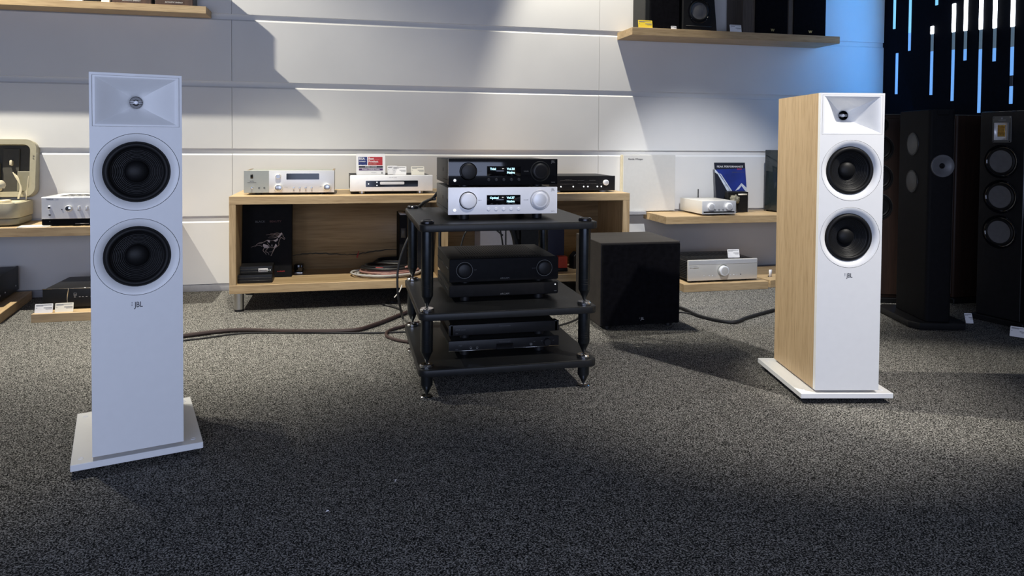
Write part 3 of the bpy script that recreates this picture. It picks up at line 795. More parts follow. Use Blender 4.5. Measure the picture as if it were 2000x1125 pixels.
def coil(label, cxy, z, rad, wire, m, turns, name='cable_coil'):
    pts = []
    n = int(turns*14)
    for k in range(n+1):
        a = 2*PI*k/14; r = rad*(1+.12*math.sin(a*.37+rad*50)); pts.append((cxy[0]+r*1.15*math.cos(a), cxy[1]+r*.75*math.sin(a), z+wire+(k/n)*wire*2.4+.004*abs(math.sin(a*1.3))))
    return tag(M().tube(pts, wire, 7, 2).build(name, m), label, 'cable', 'coiled cables in the sideboard')
coil('white cable coil lying lowest in the sideboard cable heap', (.23, 4.33), .151, .165, .0055, 'cable_white', 3.2)
coil('pink and grey cable coil lying on the white one in the sideboard', (.25, 4.33), .166, .14, .0060, 'cable_pink', 2.2)
coil('black cable coil on top of the cable heap in the sideboard', (.24, 4.34), .182, .125, .0085, 'cable_black', 2.3)
coil('thin dark red cable coil inside the sideboard cable heap', (.26, 4.30), .158, .11, .0050, 'cable_red', 2.0)
coil('wide black cable coil at the back of the sideboard heap', (.31, 4.42), .20, .12, .0075, 'cable_black', 2.0)
def plug(name, label, a, b, r, m, tip):
    t = thing(name, label, 'plug', a)
    v = Vector(b)-Vector(a)
    M().tube([(0, 0, 0), v*.65], lambda u: r*(1 if u < .5 else .8), 10, 1).build('plug_body', m, t)
    M().tube([v*.6, v], r*.45, 8, 1).build('plug_tip', tip, t)
plug('cable_plug', 'red banana plug standing up at the back of the cable heap', (.055, 4.47, .235), (.065, 4.475, .275), .005, 'cable_red', 'cable_red')
plug('cable_plug', 'long red and pink plug pointing at the rack post', (.33, 4.25, .205), (.40, 4.24, .232), .006, 'cable_pink', 'cable_red')
plug('cable_plug', 'red sleeved plug lying across the middle of the cable heap', (.16, 4.26, .205), (.235, 4.25, .210), .005, 'cable_red', 'cable_white')

def binder(label, x0, x1, y0, d, h, m, rz=0, spine=None, name='binder', cat='binder', line=None):
    t = thing(name, label, cat, ((x0+x1)/2, y0, .151), rz)
    w_ = x1-x0
    M().box(-w_/2, w_/2, 0, d, 0, h, .002, 1).build('cover', m, t)
    M().box(-w_/2+.003, w_/2-.003, .004, d-.003, h-.004, h+.0008).build('pages', 'paper_white', t)
    if spine: M().box(-w_/2+w_*.2, w_/2-w_*.2, -.0007, 0, h*.62, h*.78).build('spine_label', spine, t)
    if line:
        l = M()
        for z in (.93, .86): l.box(-w_*.3, w_*.3, -.0008, 0, h*z, h*z+.002)
        l.build('print', 'print_grey', t)
    return t
binder('black file box standing left of the sideboard divider', .30, .345, 4.30, .25, .36, 'black_matte', 0, 'grey_case', 'file_box', 'file box')
binder('dark file box leaning beside the sideboard divider', .395, .50, 4.33, .24, .33, 'black_plastic', 0, None, 'file_box', 'file box')
binder('wide white binder in the right sideboard compartment', .800, .958, 4.36, .20, .31, 'paper_white', 0, None)
binder('narrow white binder with printed spine in the right sideboard compartment', .968, 1.018, 4.355, .20, .31, 'paper_white', 0, None, line=True)
binder('black binder right of the white ones in the sideboard', 1.022, 1.050, 4.35, .21, .33, 'black_matte')
binder('wide dark grey speaker box behind the rack in the sideboard', 1.055, 1.19, 4.34, .22, .335, 'grey_dark', 0, None, 'equipment_box', 'box')
binder('navy blue box standing at the right of the sideboard compartment', 1.215, 1.335, 4.33, .22, .36, 'navy', 0, None, 'equipment_box', 'box')
t = thing('carton', 'small red carton on black base beside the middle rack amplifier', 'carton', (1.30, 4.235, .151), 0)
M().box(-.03, .028, 0, .05, .022, .092, .002, 1).build('carton_body', 'red_box', t); M().box(-.045, .03, -.004, .055, 0, .022, .006, 2).build('carton_base', 'black_plastic', t)
t = thing('adapter_block', 'black angular adapter block at the right end of the sideboard', 'adapter', (1.43, 4.32, .151), 20)
M().prism([(-.04, 0), (.035, 0), (.035, .09), (-.01, .105), (-.04, .08)], 0, .05, 'y', .002, 1).build('block_body', 'black_plastic', t)
M().box(-.01, .015, -.002, 0, .02, .05).build('socket', 'grey_dark', t)

# ------------------------------------------------------------------ subwoofer
def sub():
    W, H, D = .434, .443, .42
    t = thing('subwoofer', 'black cube subwoofer with cloth grille right of the rack', 'subwoofer', (1.466, 3.405, 0), 0)
    M().box(-W/2, W/2, .018, D, .018, H, .002, 1).build('cabinet', 'sub_top', t)
    M().box(-W/2+.006, W/2-.006, 0, .019, .022, H-.008, .004, 2).build('grille', 'black_cloth', t)
    logo(t, 0.004, -.0006, .052, .014, 'print_grey')
    for sx in (-1, 1):
        for yy in (.05, D-.05): M().cyl((sx*.17, yy, 0), .02, .019, 'z', 20, .002).build('foot', 'black_plastic', t)
sub()

# ------------------------------------------------------------------ left display
def yam():
    W, H, D, foot = .435, .119, .315, .045
    t = thing('amplifier', 'silver amplifier with round dial on the low left wall shelf', 'amplifier', (-1.440, 4.45, .462), 0)
    M().box(-W/2, W/2, .008, D, foot-.004, foot+H-.002, .002, 1).build('case', 'silver', t)
    fp = M().box(-W/2, W/2, 0, .0085, foot-.004, foot+H-.004, .001, 1).build('front_panel', 'silver', t)
    M().box(-W/2, W/2, .004, D-.02, .006, foot-.003, .001, 1).build('black_base', 'black_gloss', t)
    for sx in (-1, 1):
        for yy in (.04, .24): M().cyl((sx*.16, yy, 0), .022, .007, 'z', 20).build('foot', 'black_plastic', t)
    for i in range(8):
        for j in range(2): M().box(-.15+i*.04, -.118+i*.04, .07+j*.10, .075+j*.10+.05, foot+H-.0025, foot+H-.0013).build('vent_slot', 'vent_black', t)
    txt('YAMAHA', .0075, 'print_dark', fp, (-.176, -.0004, foot+H-.013), sx=1.2, bold=.0002); txt('R-N2000A', .004, 'print_grey', fp, (-.140, -.0004, foot+H-.013))
    M().box(-.183, -.170, -.010, 0, foot+.052, foot+.068, .001, 1).build('power_switch', 'chrome', fp)
    M().box(-.182, -.171, -.002, 0, foot+.014, foot+.022, .0005, 1).build('jack', 'black_plastic', fp)
    M().box(-.118, -.113, -.002, 0, foot+.045, foot+.051).build('status_light', 'black_plastic', fp)
    knob(fp, -.078, foot+.054, .0175, .022, 'silver', 'dial', 'chrome')
    for x in (-.028, .012, .052, .092): 
        k = M().box(x-.0055, x+.0055, -.016, 0, foot+.040, foot+.066, .002, 2).build('lever_knob', 'silver', fp)
    M().lathe([(0, -.001), (.002, 0)], (-.178, .004, .026), 'y', 10).build('jack_dot', 'print_grey', t)
    M().box(-.05, .02, .0025, .0042, .010, .014).build('print', 'print_grey', t)
yam()
def case():
    t = thing('portable_case', 'open beige hard-shell case with cream arm inside at the left edge', 'case', (-1.98, 4.425, .462), 5)
    # tub: stacked rounded slabs
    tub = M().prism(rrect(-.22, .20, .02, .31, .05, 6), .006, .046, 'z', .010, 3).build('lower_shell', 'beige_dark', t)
    up = M().prism(rrect(-.225, .205, .015, .315, .052, 6), .046, .128, 'z', .003, 2).build('upper_shell', 'beige_shell', t)
    M().prism(rrect(-.205, .185, .035, .295, .04, 6), .120, .1295, 'z').build('deck', 'cream', t)
    for x, y_, r in ((.06, .10, .030), (.10, .16, .030), (-.03, .09, .028), (.00, .17, .034)):
        M().lathe([(r, 0), (r, .006), (r*.85, .010), (r*.6, .006), (0, .006)], (x, y_, .1290), 'z', 28).build('dish', 'cream', t)
    M().tube([(-.14, .07, .150), (-.02, .075, .165), (.05, .08, .195), (.095, .085, .222)], lambda u: .017+.012*max(0, u-.55)*2.2, 14, 5).lathe([(0, .030), (.018, .026), (.028, .012), (.030, 0), (.024, -.016)], (.098, .085, .225), 'z', 20).build('arm', 'cream', t)
    M().tube([(.03, .06, .13), (.03, .06, .160)], .004, 8, 1).tube([(.03, .06, .155), (.07, .06, .150)], .003, 8, 1).build('arm_rest', 'steel', t)
    M().tube([(.130, .05, .120), (.185, .03, .128)], .004, 8, 1).tube([(.13, .05, .112), (.13, .05, .085)], .006, 8, 1).build('latch', 'steel', t)
    w_ = M()
    for dx in (0, .008, .016): w_.tube([(.150+dx*.3, .20, .14), (.160+dx*.4, .21, .20), (.150-dx, .22, .25+dx), (.135-dx, .23, .275+dx)], .0032, 6, 5)
    w_.build('hose', 'cream', t)
    M().tube([(.185, .22, .13), (.200, .22, .27)], .0028, 6, 1).build('lid_stay', 'cream', t)
    # lid standing open behind
    mt = Matrix.Translation((0, .235, .150)) @ Matrix.Rotation(R(-7), 4, 'X')
    lid = M(); bm = lid.bm
    o = rrect(-.23, .225, 0, .335, .055, 7); i_ = rrect(-.20, .195, .03, .305, .035, 7)
    def loop(pts, y): return [bm.verts.new((x, y, z)) for x, z in pts]
    A, B_, C_, D_ = loop(o, .0), loop(i_, .0), loop(i_, .065), loop(o, .075)
    n = len(o)
    for k in range(n):
        j = (k+1) % n
        for P, Q in ((A, B_), (B_, C_), (D_, A)): bm.faces.new((P[k], P[j], Q[j], Q[k]))
    bm.faces.new(D_); bmesh.ops.recalc_face_normals(bm, faces=bm.faces[:])
    lid.xf(mt); l = lid.build('lid', 'beige_shell', t)
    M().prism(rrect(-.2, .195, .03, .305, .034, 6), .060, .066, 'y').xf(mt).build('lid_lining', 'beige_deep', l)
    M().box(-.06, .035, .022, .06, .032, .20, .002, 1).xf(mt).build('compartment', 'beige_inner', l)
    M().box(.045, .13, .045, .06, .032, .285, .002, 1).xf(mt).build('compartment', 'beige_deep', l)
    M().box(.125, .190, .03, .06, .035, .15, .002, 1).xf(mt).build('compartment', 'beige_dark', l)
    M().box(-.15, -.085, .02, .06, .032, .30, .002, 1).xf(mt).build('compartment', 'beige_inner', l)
    M().box(.085, .100, .02, .05, .185, .215, .005, 2).xf(mt).build('clip', 'cream', l)
    M().cyl((.212, -.002, .225), .004, .003, 'y', 12).cyl((.212, -.002, .24), .004, .003, 'y', 12).xf(mt).build('rivet', 'beige_dark', l)
case()
def leaflet():
    t = thing('leaflet', 'pale yellow leaflet lying flat on the low left shelf', 'leaflet', (-1.69, 4.408, .462), 8)
    M().box(-.07, .085, 0, .10, 0, .0022).build('sheet', 'paper_cream', t); M().box(-.068, .083, .002, .098, .0022, .0036, mtx=Matrix.Rotation(R(1.5), 4, 'Z')).build('upper_sheet', 'paper_cream', t)
leaflet()
t, fp = unit('amplifier', 'black network amplifier on the floor plinth behind two white price cards', 'amplifier', (-1.350, 4.21, .045), 0, .435, .100, .37, .012, 'black_plastic', 'black_plastic', .010, .002, .001)
M().box(-.2175, .2175, -.0012, .002, .110, .1125).build('top_edge', 'chrome', fp)
M().tube([(-.095, -.001, .109), (-.101, -.001, .06), (-.097, -.001, .013)], .0022, 6, 6).build('curved_line', 'chrome', fp)
M().box(-.070, -.055, -.001, 0, .072, .086, .0005, 1).build('display_frame', 'print_grey', fp)
M().box(-.0685, -.0565, -.0016, -.0005, .078, .0848).build('display', 'screen_black', fp)
pr = M()
for x in (-.068, -.045, -.030, -.012, .01, .03): pr.box(x, x+.009, -.0006, 0, .063, .066)
pr.build('print', 'print_grey', fp)
card((-1.540, 4.146, .045), .083, .047, 14, 2, 'paper_white', 'left one of two white price cards on the floor plinth at left')
card((-1.446, 4.150, .045), .085, .047, 14, 3, 'paper_cream', 'right one of two price cards on the floor plinth at left')
t, fp = unit('amplifier', 'large dark grey amplifier at the lower left edge on a plinth', 'amplifier', (-1.857, 4.515, .05), 97.7, .44, .140, .30, .012, 'grey_dark', 'grey_dark', .010, .002, .003)
for x in (-.13, -.04, .16): M().lathe([(0, -.003), (.004, -.002), (.005, 0)], (x, 0, .045), 'y', 14).build('foot_screw', 'silver', fp)

# upper left shelf: two walnut boxes and neighbours
def shelfbox(label, x0, x1, y0, d, h, front, side, text=None, name='speaker_box', cat='speaker box'):
    t = thing(name, label, cat, ((x0+x1)/2, y0, 1.744), 0)
    w_ = (x1-x0)/2
    M().box(-w_, w_, .006, d, 0, h, .001, 1).build('cabinet', side, t)
    M().box(-w_+.002, w_-.002, 0, .007, .002, h-.002, .001, 1).build('front', front, t)
    if text: txt(text, .011, 'print_white', t, (0, -.0005, .021), 'lettering')
    return t
shelfbox('walnut speaker box with white lettering at the right end of the upper left shelf', -1.116, -.905, 4.635, .12, .236, 'walnut', 'grey_case', 'ACOUSTIC ENERGY')
shelfbox('second walnut speaker box with white lettering on the upper left shelf', -1.350, -1.134, 4.635, .12, .25, 'walnut', 'grey_case', 'ACOUSTIC ENERGY')
shelfbox('cream box between the black one and the walnut speaker boxes on the shelf', -1.404, -1.356, 4.63, .10, .20, 'paper_cream', 'paper_cream', None, 'carton', 'carton')
shelfbox('black box left of the cream one on the upper left shelf', -1.495, -1.407, 4.63, .10, .20, 'black_matte', 'black_matte', None, 'carton', 'carton')
shelfbox('white framed box on the upper left shelf beside the black one', -1.586, -1.498, 4.63, .10, .20, 'paper_white', 'paper_white', None, 'carton', 'carton')

# ------------------------------------------------------------------ upper right shelf
ZT = 1.722
def driver(parent, x, z, r, y=0, cone='cone_grey', ring='black_gloss', name='driver', cap=True):
    d = M().lathe([(r, 0), (r, -.004), (r*.97, -.006), (r*.88, -.006), (r*.84, -.002)], (x, y, z), 'y', 48, False).build(name, ring, parent)
    M().lathe([(r*.85, -.003), (r*.80, -.006), (r*.74, -.007), (r*.68, -.004), (r*.66, -.002)], (x, y, z), 'y', 48, False).build('surround', 'rubber', d)
    if cap: M().lathe([(r*.67, -.0025), (r*.55, -.002), (r*.3, -.005), (0, -.007)], (x, y, z), 'y', 40, False).build('cone', cone, d)
    else: M().lathe([(r*.67, -.0025), (r*.5, -.0018), (r*.28, -.0008), (r*.27, -.0020), (r*.15, -.0050), (0, -.0060)], (x, y, z), 'y', 40, False).build('cone', cone, d)
    return d
t = thing('bookshelf_speaker', 'black box speaker at the left end of the upper right shelf', 'speaker', (2.07, 4.53, ZT), 0)
M().box(-.118, .13, .012, .22, 0, .36, .003, 1).build('cabinet', 'grey_dark', t); M().box(-.085, .13, 0, .0125, .002, .358, .004, 1).build('grille', 'black_cloth', t)
M().box(-.118, -.086, .004, .0125, .002, .358, .002, 1).build('side_trim', 'grey_dark', t)
t = thing('bookshelf_speaker', 'black speaker with sloped right side and shiny driver on the upper right shelf', 'speaker', (2.345, 4.525, ZT), 0)
M().prism([(-.125, 0), (.135, 0), (.10, .36), (-.125, .36)], .012, .21, 'y', .003, 1).build('cabinet', 'black_plastic', t)
fp = M().prism([(-.123, .002), (.133, .002), (.098, .358), (-.123, .358)], 0, .0125, 'y', .003, 1).build('front_baffle', 'black_plastic', t)
driver(fp, -.005, .135, .085, 0, 'cone_grey', 'black_gloss')
for a in range(4): M().lathe([(0, -.0075), (.003, -.007), (.003, -.005)], (-.005+.08*math.cos(R(45+90*a)), 0, .135+.08*math.sin(R(45+90*a))), 'y', 10).build('screw', 'chrome', fp)
M().box(-.10, .09, -.003, 0, .028, .032).build('trim_line', 'grey_dark', fp)
def wharf(label, x, w0, w1):
    t = thing('bookshelf_speaker', label, 'speaker', (x, 4.53, ZT), 0, 'walnut bookshelf speakers on the upper right shelf')
    M().box(w0, w1, .012, .22, 0, .38, .002, 1).build('cabinet', 'walnut_grey', t)
    g = M().box(max(w0+.004, -.125), w1-.004, 0, .0125, .003, .377, .004, 1).build('grille', 'black_cloth', t)
    txt('W', .024, 'gold_mark', g, (.01, -.0006, .028), 'emblem', bold=.0012, sx=1.1)
    return t
def wharf_side(t, x0, x1): M().box(x0, x1, .002, .0125, 0, .38, .001, 1).build('side_panel', 'walnut_grey', t)
a = wharf('walnut speaker with wide wood side and black grille on the upper right shelf', 2.90, -.223, .132); wharf_side(a, -.223, -.130)
a = wharf('rightmost walnut speaker with black grille on the upper right shelf', 3.20, -.165, .140); wharf_side(a, -.165, -.130)
card((1.945, 4.512, ZT), .102, .053, 10, 0, 'paper_yellow', 'yellow price card at the left end of the upper right shelf')
card((2.150, 4.512, ZT), .040, .022, 8, 0, 'paper_white', 'tiny white tag under the black speakers on the upper right shelf', False)
card((2.615, 4.512, ZT), .088, .052, 10, 0, 'paper_white', 'white price card in front of the walnut side on the upper right shelf')

# ------------------------------------------------------------------ right display
t = thing('display_board', 'tall cream box lettered Gentle Whisper leaning on the wall beside the sideboard', 'box', (2.083, 4.735, .468), 0)
M().box(-.195, .200, 0, .034, 0, .398, .0015, 1).build('board_body', 'board_white', t)
M().box(-.205, -.194, .004, .034, 0, .398, .001, 1).build('board_edge', 'cream', t)
txt('Gentle Whisper', .0175, 'print_dark', t, (-.160, -.0006, .368), 'lettering', 'LEFT', sx=.98, bold=.0002)
M().box(-.22, -.03, -.03, .036, -.022, 0, .001, 1).build('bracket', 'base_grey', t)
def mini():
    W, H, D, foot = .250, .088, .33, .012
    t, fp = unit('streaming_amplifier', 'compact silver amplifier with two knobs and antenna on the low right shelf', 'amplifier', (2.447, 4.40, .462), 0, W, H, D, foot, 'silver_warm', 'silver', .006, .0005, .001, .0005)
    knob(fp, -.062, foot+.051, .0245, .016, 'silver_paint', 'knob', 'silver'); knob(fp, .070, foot+.051, .0245, .016, 'silver_paint', 'knob', 'silver')
    for x in (-.030, 0, .030): M().lathe([(.006, 0), (.006, -.0012), (.0042, -.0012), (.004, .001)], (x, 0, foot+.028), 'y', 16, False).build('jack', 'black_plastic', fp)
    M().box(-.115, .115, -.0012, .001, foot+.009, foot+.018, .001, 1).build('disc_slot', 'screen_black', fp)
    M().tube([(.005, D-.02, foot+H-.004), (.005, D-.02, foot+H+.060)], .0038, 10, 1).build('antenna', 'black_plastic', t)
mini()
def brochure():
    t = thing('brochure', 'blue mountain brochure lettered PEAK PERFORMANCE standing on the low right shelf', 'brochure', (2.70, 4.66, .462), 0)
    W, H = .245, .355
    mt = Matrix.Rotation(R(-9), 4, 'X')
    M().box(-W/2, W/2, 0, .003, 0, H).xf(mt).build('cover', 'poster_black', t)
    def poly(pts, m, nm, y=-.0005): M().prism([(-W/2+x*W, z*H) for x, z in pts], y, 0, 'y').xf(mt).build(nm, m, t)
    poly([(.05, .82), (.45, .45), (.55, .42), (1, .42), (1, .88), (.05, .86)], 'poster_blue', 'printed_sky')
    for a in (([(0, .87), (.12, .78), (.46, .42), (.36, .42), (.09, .76), (0, .80)]), ([(.14, .79), (.20, .76), (.52, .42), (.47, .42)])): poly(a, 'poster_snow', 'printed_ridge', -.0009)
    poly([(.62, .42), (.84, .58), (1, .48), (1, .38), (.92, .44), (.84, .52), (.74, .45)], 'poster_snow', 'printed_peak', -.0009)
    poly([(.93, 0), (1, 0), (1, .06), (.95, .10)], 'poster_snow', 'printed_corner', -.0009)
    for s_, z_, sz, m_, al in (('PEAK PERFORMANCE', .915, .0195, 'print_white', 0), ('2024', .865, .017, 'print_red', .3), ('THE ELEMENT OF TOP HIFI', .80, .0075, 'print_dim', .25)):
        o = txt(s_, sz, m_, t, (al*W, -.0012, z_*H), 'lettering', sx=1.12); o.data.transform(mt)
brochure()
t = thing('leaflet_holder', 'small black leaflet holder with paper strip in front of the brochure', 'holder', (2.70, 4.60, .462), 0)
M().box(-.075, .085, .0, .045, 0, .145, .003, 1).build('holder_body', 'black_plastic', t); M().box(.005, .075, -.0015, 0, .122, .132).build('paper_strip', 'paper_cream', t)
t = thing('ornament', 'small crumpled brown ornament behind the compact silver amplifier', 'ornament', (2.665, 4.575, .462), 0)
bm_ = M(); bmesh.ops.create_icosphere(bm_.bm, subdivisions=3, radius=.03)
for v in bm_.bm.verts: v.co *= 1+.35*math.sin(v.co.x*210+v.co.z*90)*math.sin(v.co.y*170+v.co.z*140); v.co.z += .095
bm_.build('ornament_body', 'beige_inner', t); M().lathe([(.02, 0), (.014, .02), (.01, .07)], (0, 0, 0), 'z', 16).build('ornament_stem', 'beige_deep', t)
t = thing('glass_speaker', 'tall smoked-glass speaker half hidden behind the oak tower', 'speaker', (3.12, 4.46, .462), 14)
M().box(-.11, .12, .0, .24, .010, .445, .004, 2).build('cabinet', 'smoked_glass', t)
M().box(-.105, .115, -.006, 0, .015, .44, .003, 1).build('grille', 'black_cloth', t)
M().box(-.10, .11, .01, .23, 0, .011).build('foot_plate', 'black_plastic', t)
def mf():
    W, H, D, foot = .500, .135, .36, .012
    t, fp = unit('amplifier', 'silver amplifier with one big central knob on the right floor plinth', 'amplifier', (2.385, 4.225, .050), .5, W, H, D, foot, 'black_plastic', 'silver_warm', .014, .012, .003)
    M().box(-.245, .245, -.0025, 0, foot+H-.030, foot+H-.003, .001, 1).build('top_band', 'silver', fp)
    M().lathe([(.040, 0), (.040, -.003), (.036, -.003), (.034, 0)], (0, 0, foot+.062), 'y', 56, False).build('knob_well', 'silver_green', fp)
    knob(fp, 0, foot+.062, .033, .024, 'silver_paint', 'dial', 'silver_warm')
    for x in (-.135, -.098, -.075, -.05, .03, .055, .08, .10): button(fp, x, foot+.030, .004, .0015, 'silver')
    M().lathe([(0, -.001), (.0035, -.0008), (.0035, 0)], (.128, 0, foot+.033), 'y', 14).build('sensor', 'black_gloss', fp)
    M().box(-.238, -.175, -.0018, 0, foot+.083, foot+.086).build('name_line', 'chrome', fp)
    txt('MUSICAL FIDELITY', .0065, 'print_grey', fp, (-.237, -.0006, foot+.092), 'lettering', 'LEFT')
    for sx in (-1, 1):
        for k in range(11): M().box(sx*(W/2-.012)-.006, sx*(W/2-.012)+.006, .02, D-.01, foot+.008+k*.011, foot+.0135+k*.011).build('heat_fin', 'black_plastic', t)
    for k in range(14): M().box(-.20+k*.03, -.19+k*.03, .08, .30, foot+H-.0042, foot+H-.0032).build('vent_slot', 'vent_black', t)
mf()
card((2.505, 4.30, .193), .083, .055, 14, -4, 'paper_white', 'white price card on top of the silver amplifier on the right floor plinth')
t = thing('price_tag', 'small white tag on the plinth edge behind the right tower speaker', 'price tag', (2.79, 4.315, .05), 9)
M().box(-.012, .012, 0, .002, 0, .05).build('card', 'paper_white', t); M().box(-.006, .006, .002, .02, 0, .006).build('clip', 'black_plastic', t)

# ------------------------------------------------------------------ dark tower speakers at the right wall
def side_tower():
    W, D, H = .130, .325, 1.085
    t = thing('tower_speaker', 'slim matt black tower speaker with oval side drivers and one round front driver', 'speaker', (2.965, 3.085, 0), -16)
    base = M().prism([(-.10, -.02), (.125, -.02), (.15, .02), (.15, .36), (.10, .41), (-.10, .41), (-.135, .37), (-.135, .03)], .006, .040, 'z', .006, 2).build('plinth', 'black_plastic', t)
    M().prism(rrect(-.10, .12, 0, .38, .03, 4), 0, .007, 'z').build('plinth_foot', 'black_matte', t)
    M().prism(rrect(-W/2, W/2, .0, D, .018, 6), .040, .050+H, 'z', .006, 3).build('cabinet', 'black_matte', t)
    M().box(-.03, .03, -.004, .03, H+.020, H+.048, .003, 1).build('top_tab', 'black_gloss', t)
    d = M().lathe([(.058, 0), (.057, -.010), (.052, -.011), (.040, -.007), (.022, -.0025), (.014, -.0015)], (0, -.001, .846), 'y', 48, False).build('driver', 'cone_grey', t)
    M().lathe([(.0145, -.0015), (.010, -.007), (0, -.0095)], (0, -.001, .846), 'y', 28, False).build('tweeter_dome', 'black_gloss', d)
    M().lathe([(.064, 0), (.064, -.002), (.057, -.003)], (0, 0, .846), 'y', 48, False).build('driver_ring', 'black_matte', d)
    for z in (.957, .758):
        s_ = M().lathe([(.062, 0), (.060, -.004), (.053, -.003)], (-W/2, .165, z), 'x', 48, False).build('side_ring', 'black_plastic', t)
        M().lathe([(.053, -.004), (.042, -.006), (0, -.007)], (-W/2, .165, z), 'x', 48, False).build('side_cone', 'cone_dim', s_)
side_tower()
def brown_tower(label, loc, rz):
    W, D, H = .26, .36, 1.13
    t = thing('tower_speaker', label, 'speaker', loc, rz, 'brown tower speakers by the right wall')
    M().prism(rrect(-W/2, W/2, .01, D, .015, 4), .03, H, 'z', .006, 2).build('cabinet', 'brown_front', t)
    M().box(-W/2-.03, W/2+.03, -.01, D+.03, 0, .03, .004, 1).build('plinth', 'black_plastic', t)
    M().prism(rrect(-W/2, W/2, .005, D, .015, 4), H-.0005, H+.006, 'z', .002, 1).build('top_cap', 'grey_case', t)
    fp = M().box(-W/2+.01, W/2-.01, .002, .011, .05, H-.02, .003, 1).build('front_baffle', 'brown_front', t)
    for z, r in ((1.07, .048), (.93, .078), (.755, .078), (.58, .078)):
        d = driver(fp, 0, z, r, .002, 'cone_black', 'black_plastic', 'driver', False)
        M().lathe([(r, -.0055), (r+.003, -.004), (r+.003, 0)], (0, .002, z), 'y', 48, False).build('bezel', 'grey_case', d)
    return t
brown_tower('dark brown tower speaker with four drivers peeking out behind the right white tower', (3.11, 3.70, 0), -20)
brown_tower('dark brown tower speaker between the slim black tower and the one with golden tweeter', (3.555, 3.735, 0), -90)
def amt():
    W, D, H = .235, .38, 1.135
    t = thing('tower_speaker', 'black tower speaker with golden ribbon tweeter and three ringed drivers, rightmost', 'speaker', (3.388, 3.135, 0), -80)
    M().box(-W/2, W/2, .004, D, .03, H, .006, 3).build('cabinet', 'black_gloss', t)
    M().box(-W/2-.02, W/2+.02, -.01, D+.02, 0, .03, .004, 1).build('plinth', 'black_plastic', t)
    fp = M().box(-W/2+.002, W/2-.002, 0, .005, .034, H-.004, .002, 1).build('front_baffle', 'black_plastic', t)
    tp = M().prism(rrect(-.050, .050, .968, 1.108, .006, 4), -.004, 0, 'y', .001, 1).build('tweeter_plate', 'grey_case', fp)
    fr = M(); bm = fr.bm
    o = [(-.034, .982), (.034, .982), (.034, 1.074), (-.034, 1.074)]; i_ = [(-.020, 1.000), (.020, 1.000), (.020, 1.062), (-.020, 1.062)]
    A = [bm.verts.new((x, -.013, z)) for x, z in o]; B_ = [bm.verts.new((x, -.005, z)) for x, z in i_]; D0 = [bm.verts.new((x, -.004, z)) for x, z in o]
    for k in range(4): bm.faces.new((A[k], A[(k+1) % 4], B_[(k+1) % 4], B_[k])); bm.faces.new((A[k], A[(k+1) % 4], D0[(k+1) % 4], D0[k]))
    fr.build('tweeter_horn', 'silver', tp)
    M().box(-.020, .020, -.0052, -.0038, 1.000, 1.062).build('ribbon_back', 'black_plastic', tp)
    for k in range(8): M().box(-.019, .019, -.0080, -.0050, 1.002+k*.0075, 1.0072+k*.0075, .001, 1).build('ribbon_fold', 'gold_foil', tp)
    for x, z in ((-.043, 1.101), (.043, 1.101), (-.043, .975), (.043, .975)): M().lathe([(0, -.0052), (.003, -.005), (.003, -.004)], (x, 0, z), 'y', 10).build('screw', 'chrome', tp)
    M().lathe([(0, -.0048), (.005, -.0046), (.005, -.004)], (0, 0, 1.097), 'y', 14).box(-.02, .02, -.0046, -.004, 1.086, 1.0885).build('emblem', 'print_grey', tp)
    for z in (.868, .680, .492):
        r = .089
        d = M().lathe([(r, 0), (r, -.004), (r*.96, -.009), (r*.86, -.007), (r*.80, -.002)], (0, 0, z), 'y', 56, False).build('driver_ring', 'black_gloss', fp)
        M().lathe([(r*.81, -.003), (r*.74, -.006), (r*.66, -.003)], (0, 0, z), 'y', 48, False).build('surround', 'rubber', d)
        M().lathe([(r*.67, -.0045), (r*.5, -.0025), (r*.25, -.0012), (0, -.0008)], (0, 0, z), 'y', 48, False).build('cone', 'cone_grey', d)
amt()
card((3.255, 2.885, 0.0), .080, .055, 35, -55, 'paper_white', 'white price card leaning on the carpet before the rightmost tower', False)
card((3.245, 3.165, 0.0), .038, .055, 25, -20, 'paper_white', 'small upright white tag on the carpet beside the slim black tower', False)

# ------------------------------------------------------------------ cables
def cable(label, pts, r, m='cable_black', name='cable', sub=8):
    return tag(M().tube(pts, r, 8, sub).build(name, m), label, 'cable')
cable('thick black cable running across the carpet from left tower to rack', [(-.95, 3.62, .011), (-.764, 3.675, .011), (-.541, 3.735, .011), (-.293, 3.666, .011), (.002, 3.617, .011), (.130, 3.703, .011), (.302, 3.925, .011), (.42, 4.05, .011)], .0105, 'cable_brown')
cable('thin black cable beside the thick one on the carpet at left', [(-.95, 3.575, .005), (-.70, 3.625, .005), (-.50, 3.69, .005), (-.28, 3.655, .005), (0, 3.595, .005), (.15, 3.57, .005), (.3, 3.56, .005)], .004)
cable('brown cable looping out at the left of the rack', [(.36, 3.72, .008), (.282, 3.663, .008), (.201, 3.588, .008), (.184, 3.495, .008), (.227, 3.413, .008), (.30, 3.355, .008)], .008, 'cable_brown')
cable('black cable on the carpet between subwoofer and right tower', [(1.70, 3.84, .010), (1.851, 3.773, .010), (1.877, 3.547, .010), (1.979, 3.403, .010), (2.113, 3.477, .010), (2.37, 3.608, .010), (2.55, 3.66, .010)], .0095)
cable('thin black cable near the subwoofer corner on the carpet', [(1.70, 3.74, .005), (1.84, 3.66, .005), (1.91, 3.52, .005), (2.0, 3.43, .005)], .004)
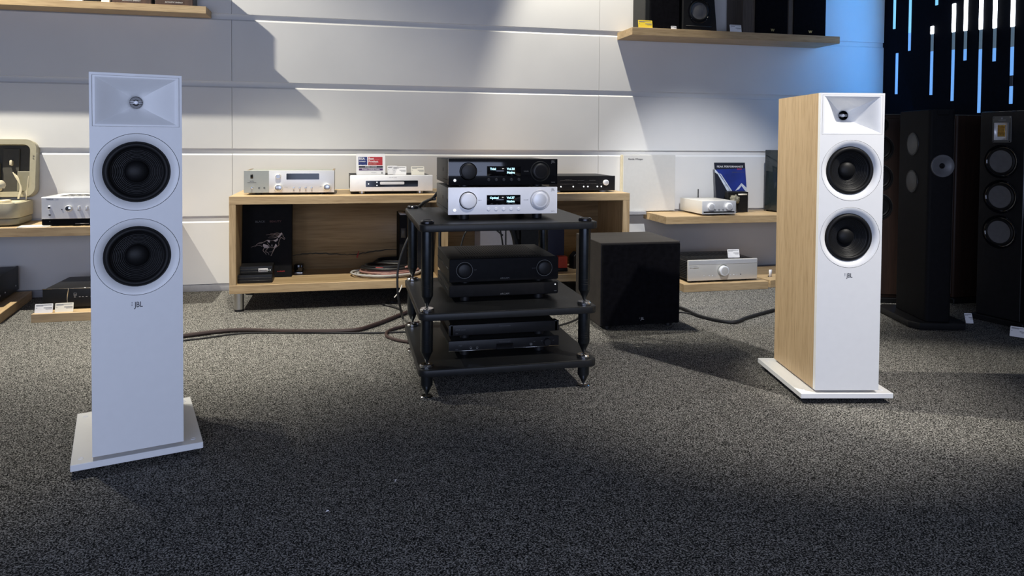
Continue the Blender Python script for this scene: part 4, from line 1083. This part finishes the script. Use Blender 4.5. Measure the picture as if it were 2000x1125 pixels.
cable('black cable hanging from the sideboard beside the rear rack post', [(.372, 3.13, .70), (.37, 3.45, .66), (.359, 3.62, .566), (.29, 3.62, .451), (.248, 3.62, .323), (.245, 3.62, .194), (.264, 3.66, .09), (.285, 3.85, .009), (.292, 4.008, .008), (.245, 4.118, .008), (.199, 4.18, .008), (.251, 4.223, .008), (.299, 4.187, .008)], .006)
cable('white frayed wire hanging under the sideboard edge', [(.30, 4.08, .135), (.285, 4.06, .105), (.255, 4.05, .072)], .003, 'cable_white')
cable('flat black cable bundle hanging behind the rack between top and middle shelf', [(.70, 3.115, .72), (.71, 3.31, .69), (.735, 3.36, .60), (.785, 3.38, .50), (.80, 3.38, .40)], .012)
cable('thin black cable crossing left of the flat bundle behind the rack', [(.66, 3.115, .71), (.67, 3.32, .68), (.685, 3.36, .59), (.715, 3.37, .53), (.73, 3.37, .45)], .004)
cable('thin black cable just right of the flat bundle behind the rack', [(.77, 3.115, .71), (.78, 3.32, .68), (.79, 3.36, .60), (.81, 3.38, .48)], .004)
cable('thin arched black cable behind the middle rack amplifier', [(.52, 3.37, .42), (.545, 3.38, .51), (.60, 3.40, .555), (.67, 3.39, .545), (.73, 3.37, .50)], .004)
cable('thick black cable hanging at the left behind the rack', [(.44, 3.115, .72), (.44, 3.31, .69), (.435, 3.37, .60), (.425, 3.38, .50), (.43, 3.36, .36)], .0075)
cable('black cable at the back left of the top rack shelf', [(.30, 3.36, .62), (.335, 3.24, .675), (.365, 3.16, .70), (.385, 3.13, .73)], .007)
cable('thin black cables on the carpet right behind the rack', [(.70, 3.42, .006), (.86, 3.40, .02), (1.0, 3.42, .028), (1.15, 3.55, .02), (1.24, 3.70, .006)], .0055)

# lint on the carpet
for lab, loc, rz, ln in (('small white lint fleck on the foreground carpet between left tower and rack', (.132, 2.003, .001), 70, .016), ('tiniest white lint fleck, the one closest to the camera on the carpet', (-.05, 1.872, .001), 20, .008)):
    o = M().tube([(-ln/2, 0, .001), (0, .001, .0022), (ln/2, 0, .001)], lambda u: .0006+.0014*math.sin(PI*min(max(u, .02), .98)), 6, 4).build('lint_fleck', 'paper_white')
    o.location = loc; o.rotation_euler = (0, 0, R(rz)); tag(o, lab, 'lint')
